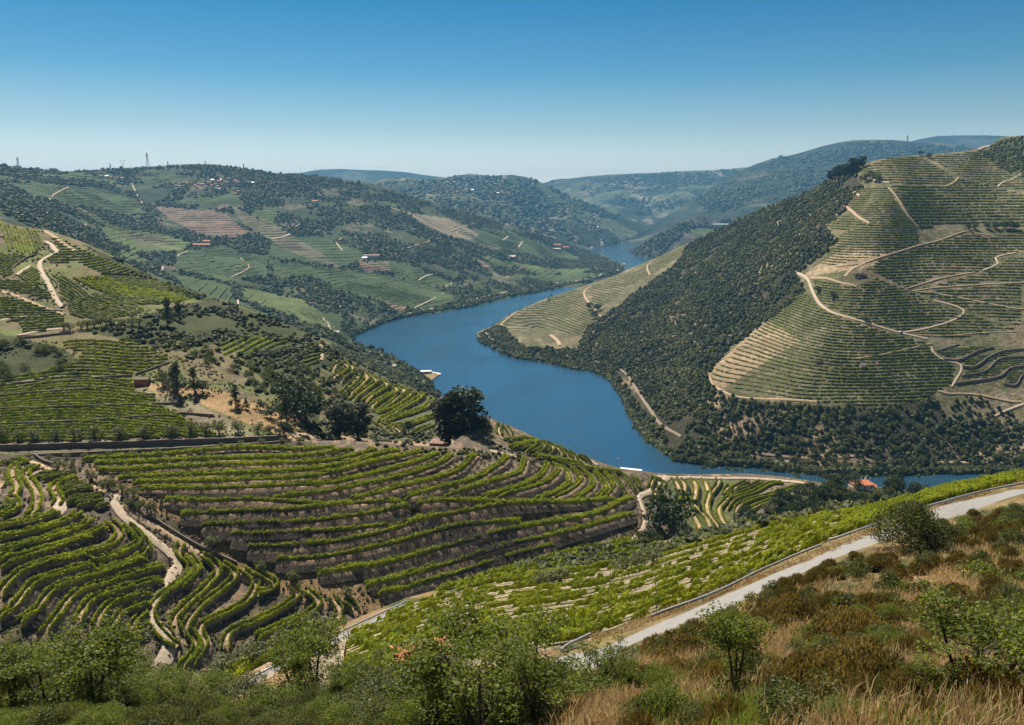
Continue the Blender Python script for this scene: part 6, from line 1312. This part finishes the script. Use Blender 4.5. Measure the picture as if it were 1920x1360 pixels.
P = unproj(1160, 861.5, float(Yz(1160, 861.5, 0))); r = empty('small_boat', tuple(P), .3)
hull = np.array([(-1.9, -.7, .1), (-1.9, .7, .1), (.8, .75, .1), (2.2, 0, .2), (.8, -.75, .1)]); hv = np.concatenate([hull * [.85, .8, 1] - [0, 0, .35], hull + [0, 0, .45]]); a = Acc(); a.add(hv, [[i, (i + 1) % 5, (i + 1) % 5 + 5, i + 5] for i in range(5)]); a.obj('hull', WHITE, r); Acc().box((-.4, 0, .7), (1.1, .9, .6), taper=.8).obj('cabin', WHITE, r); tag(r, 'small white boat near the vine covered bank', 'boat')
# villages and farmhouses
cl_ = [('hill village below the left skyline', D, [(325,346),(331,350),(338,347),(345,344),(352,347),(360,346),(366,350),(373,347),(380,349),(386,353),(392,345),(397,350),(399,341),(404,347),(408,352),(411,343),(415,339),(420,343),(405,356),(413,358),(425,345),(441,342),(446,345),(465,344),(474,345),(337,352),(369,353),(384,356),(428,337),(448,362),(440,366),(449,371)]),
 ('white sheds near the left skyline', D, [(190,333),(201,334),(209,335),(219,336),(229,337),(244,336),(249,338)]),
 ('village on the far central hill', Gl, [(835,352),(841,355),(846,358),(838,362),(850,364),(857,362),(863,361),(869,360),(874,358),(866,366),(858,372),(853,369),(880,361),(886,359),(892,357),(896,363),(885,366),(921,364),(927,362),(934,364),(941,361),(952,365),(895,352),(761,350),(770,352),(778,354)]),
 ('hamlet in the far vineyards', Gl, [(962,421),(992,414),(999,418),(1006,417),(1013,419),(1020,416),(1029,413),(985,422),(1036,418),(944,440),(974,425)]),
 ('buildings near the far river bank', Gl, [(1097,432),(1104,433),(1112,431),(1121,428),(1128,430),(1135,431),(1142,431),(1150,430),(1127,458),(1078,455)])]
WL = [house((0, 0, -100), 9, 7, 5, 2, 0, wm, rm, 'x', 'village_house', 'g', cat='house') for wm, rm in ((WHITE, TILE), (PINKW, TILE), (WHITE, OLDTILE), (WHITE, ROOFW))]
for nm, Lx, pts in cl_:
    o_ = sorted(pts)
    for i, (x, y) in enumerate(o_):
        P = up(Lx, x, y); k = int(rng.integers(0, 4)); q = dup(WL[k], P, rng.normal(.1, .5), '%s house in the %s, %s from the left' % (('white orange roofed', 'pale orange roofed', 'white grey roofed', 'white flat toned')[k], nm, ordn(i)), sc=rng.uniform(1.0, 1.6) * (.9 if Lx is D else 1.35)); q['group'] = nm
for w_ in WL:
    for c_ in list(w_.children_recursive): bpy.data.objects.remove(c_, do_unlink=True)
    bpy.data.objects.remove(w_, do_unlink=True)
for Lx, x, y, w_, d_, h_, wm, rm, l in [(D,378,462,46,14,5,PINKW,TILE,'long pink roofed farmhouse among the bright fields'),(D,388,457,18,12,7,WHITE,TILE,'tall orange roofed wing above the long pink farmhouse'),(D,697,482,44,14,5,PINKW,OLDTILE,'long pinkish farm building above the brown plot'),(D,684,486,14,10,4,WHITE,ROOFW,'small white shed left of the long pinkish farm'),
 (D,905,502,34,12,4,WHITE,TILE,'low orange roofed farmhouse above the river bend'),(D,960,483,26,12,5,WHITE,ROOFW,'white farmhouse on the pale track above the river'),(D,591,382,20,16,9,WHITE,TILE,'lone white house with red roof in the dark woods'),(D,631,630,9,8,6,WHITE,WHITE,'small white building by the near left bank'),
 (D,1040,462,60,18,8,PINKW,TILE,'large red roofed winery by the river, left wing'),(D,1058,466,50,18,7,PINKW,TILE,'large red roofed winery by the river, right wing'),(D,1043,469,38,12,6,WHITE,WHITE,'white building in front of the red roofed winery'),(D,1129,462,14,12,12,WHITE,WHITE,'white tower like building at the river edge'),(D,1170,499,10,8,8,WHITE,WHITE,'small white building at the tip of the left bank'),
 (El,1352,424,90,20,9,WHITE,ROOFW,'long white winery building on the upstream promontory'),(El,1395,418,60,20,8,PINKW,TILE,'pinkish building behind the white winery on the promontory'),(D,330,573,12,8,3,WHITE,ROOFW,'tiny white shed low in the left valley'),(D,960,484,18,10,4,PINKW,TILE,'pink roofed shed beside the white farmhouse on the pale track')]:
    house(up(Lx, x, y), w_, d_, h_, 2.5, rng.normal(0, .12), wm, rm, l, 'farmhouse', win=h_ > 5, cat='building')
print('built', round(time.time() - T0, 1))
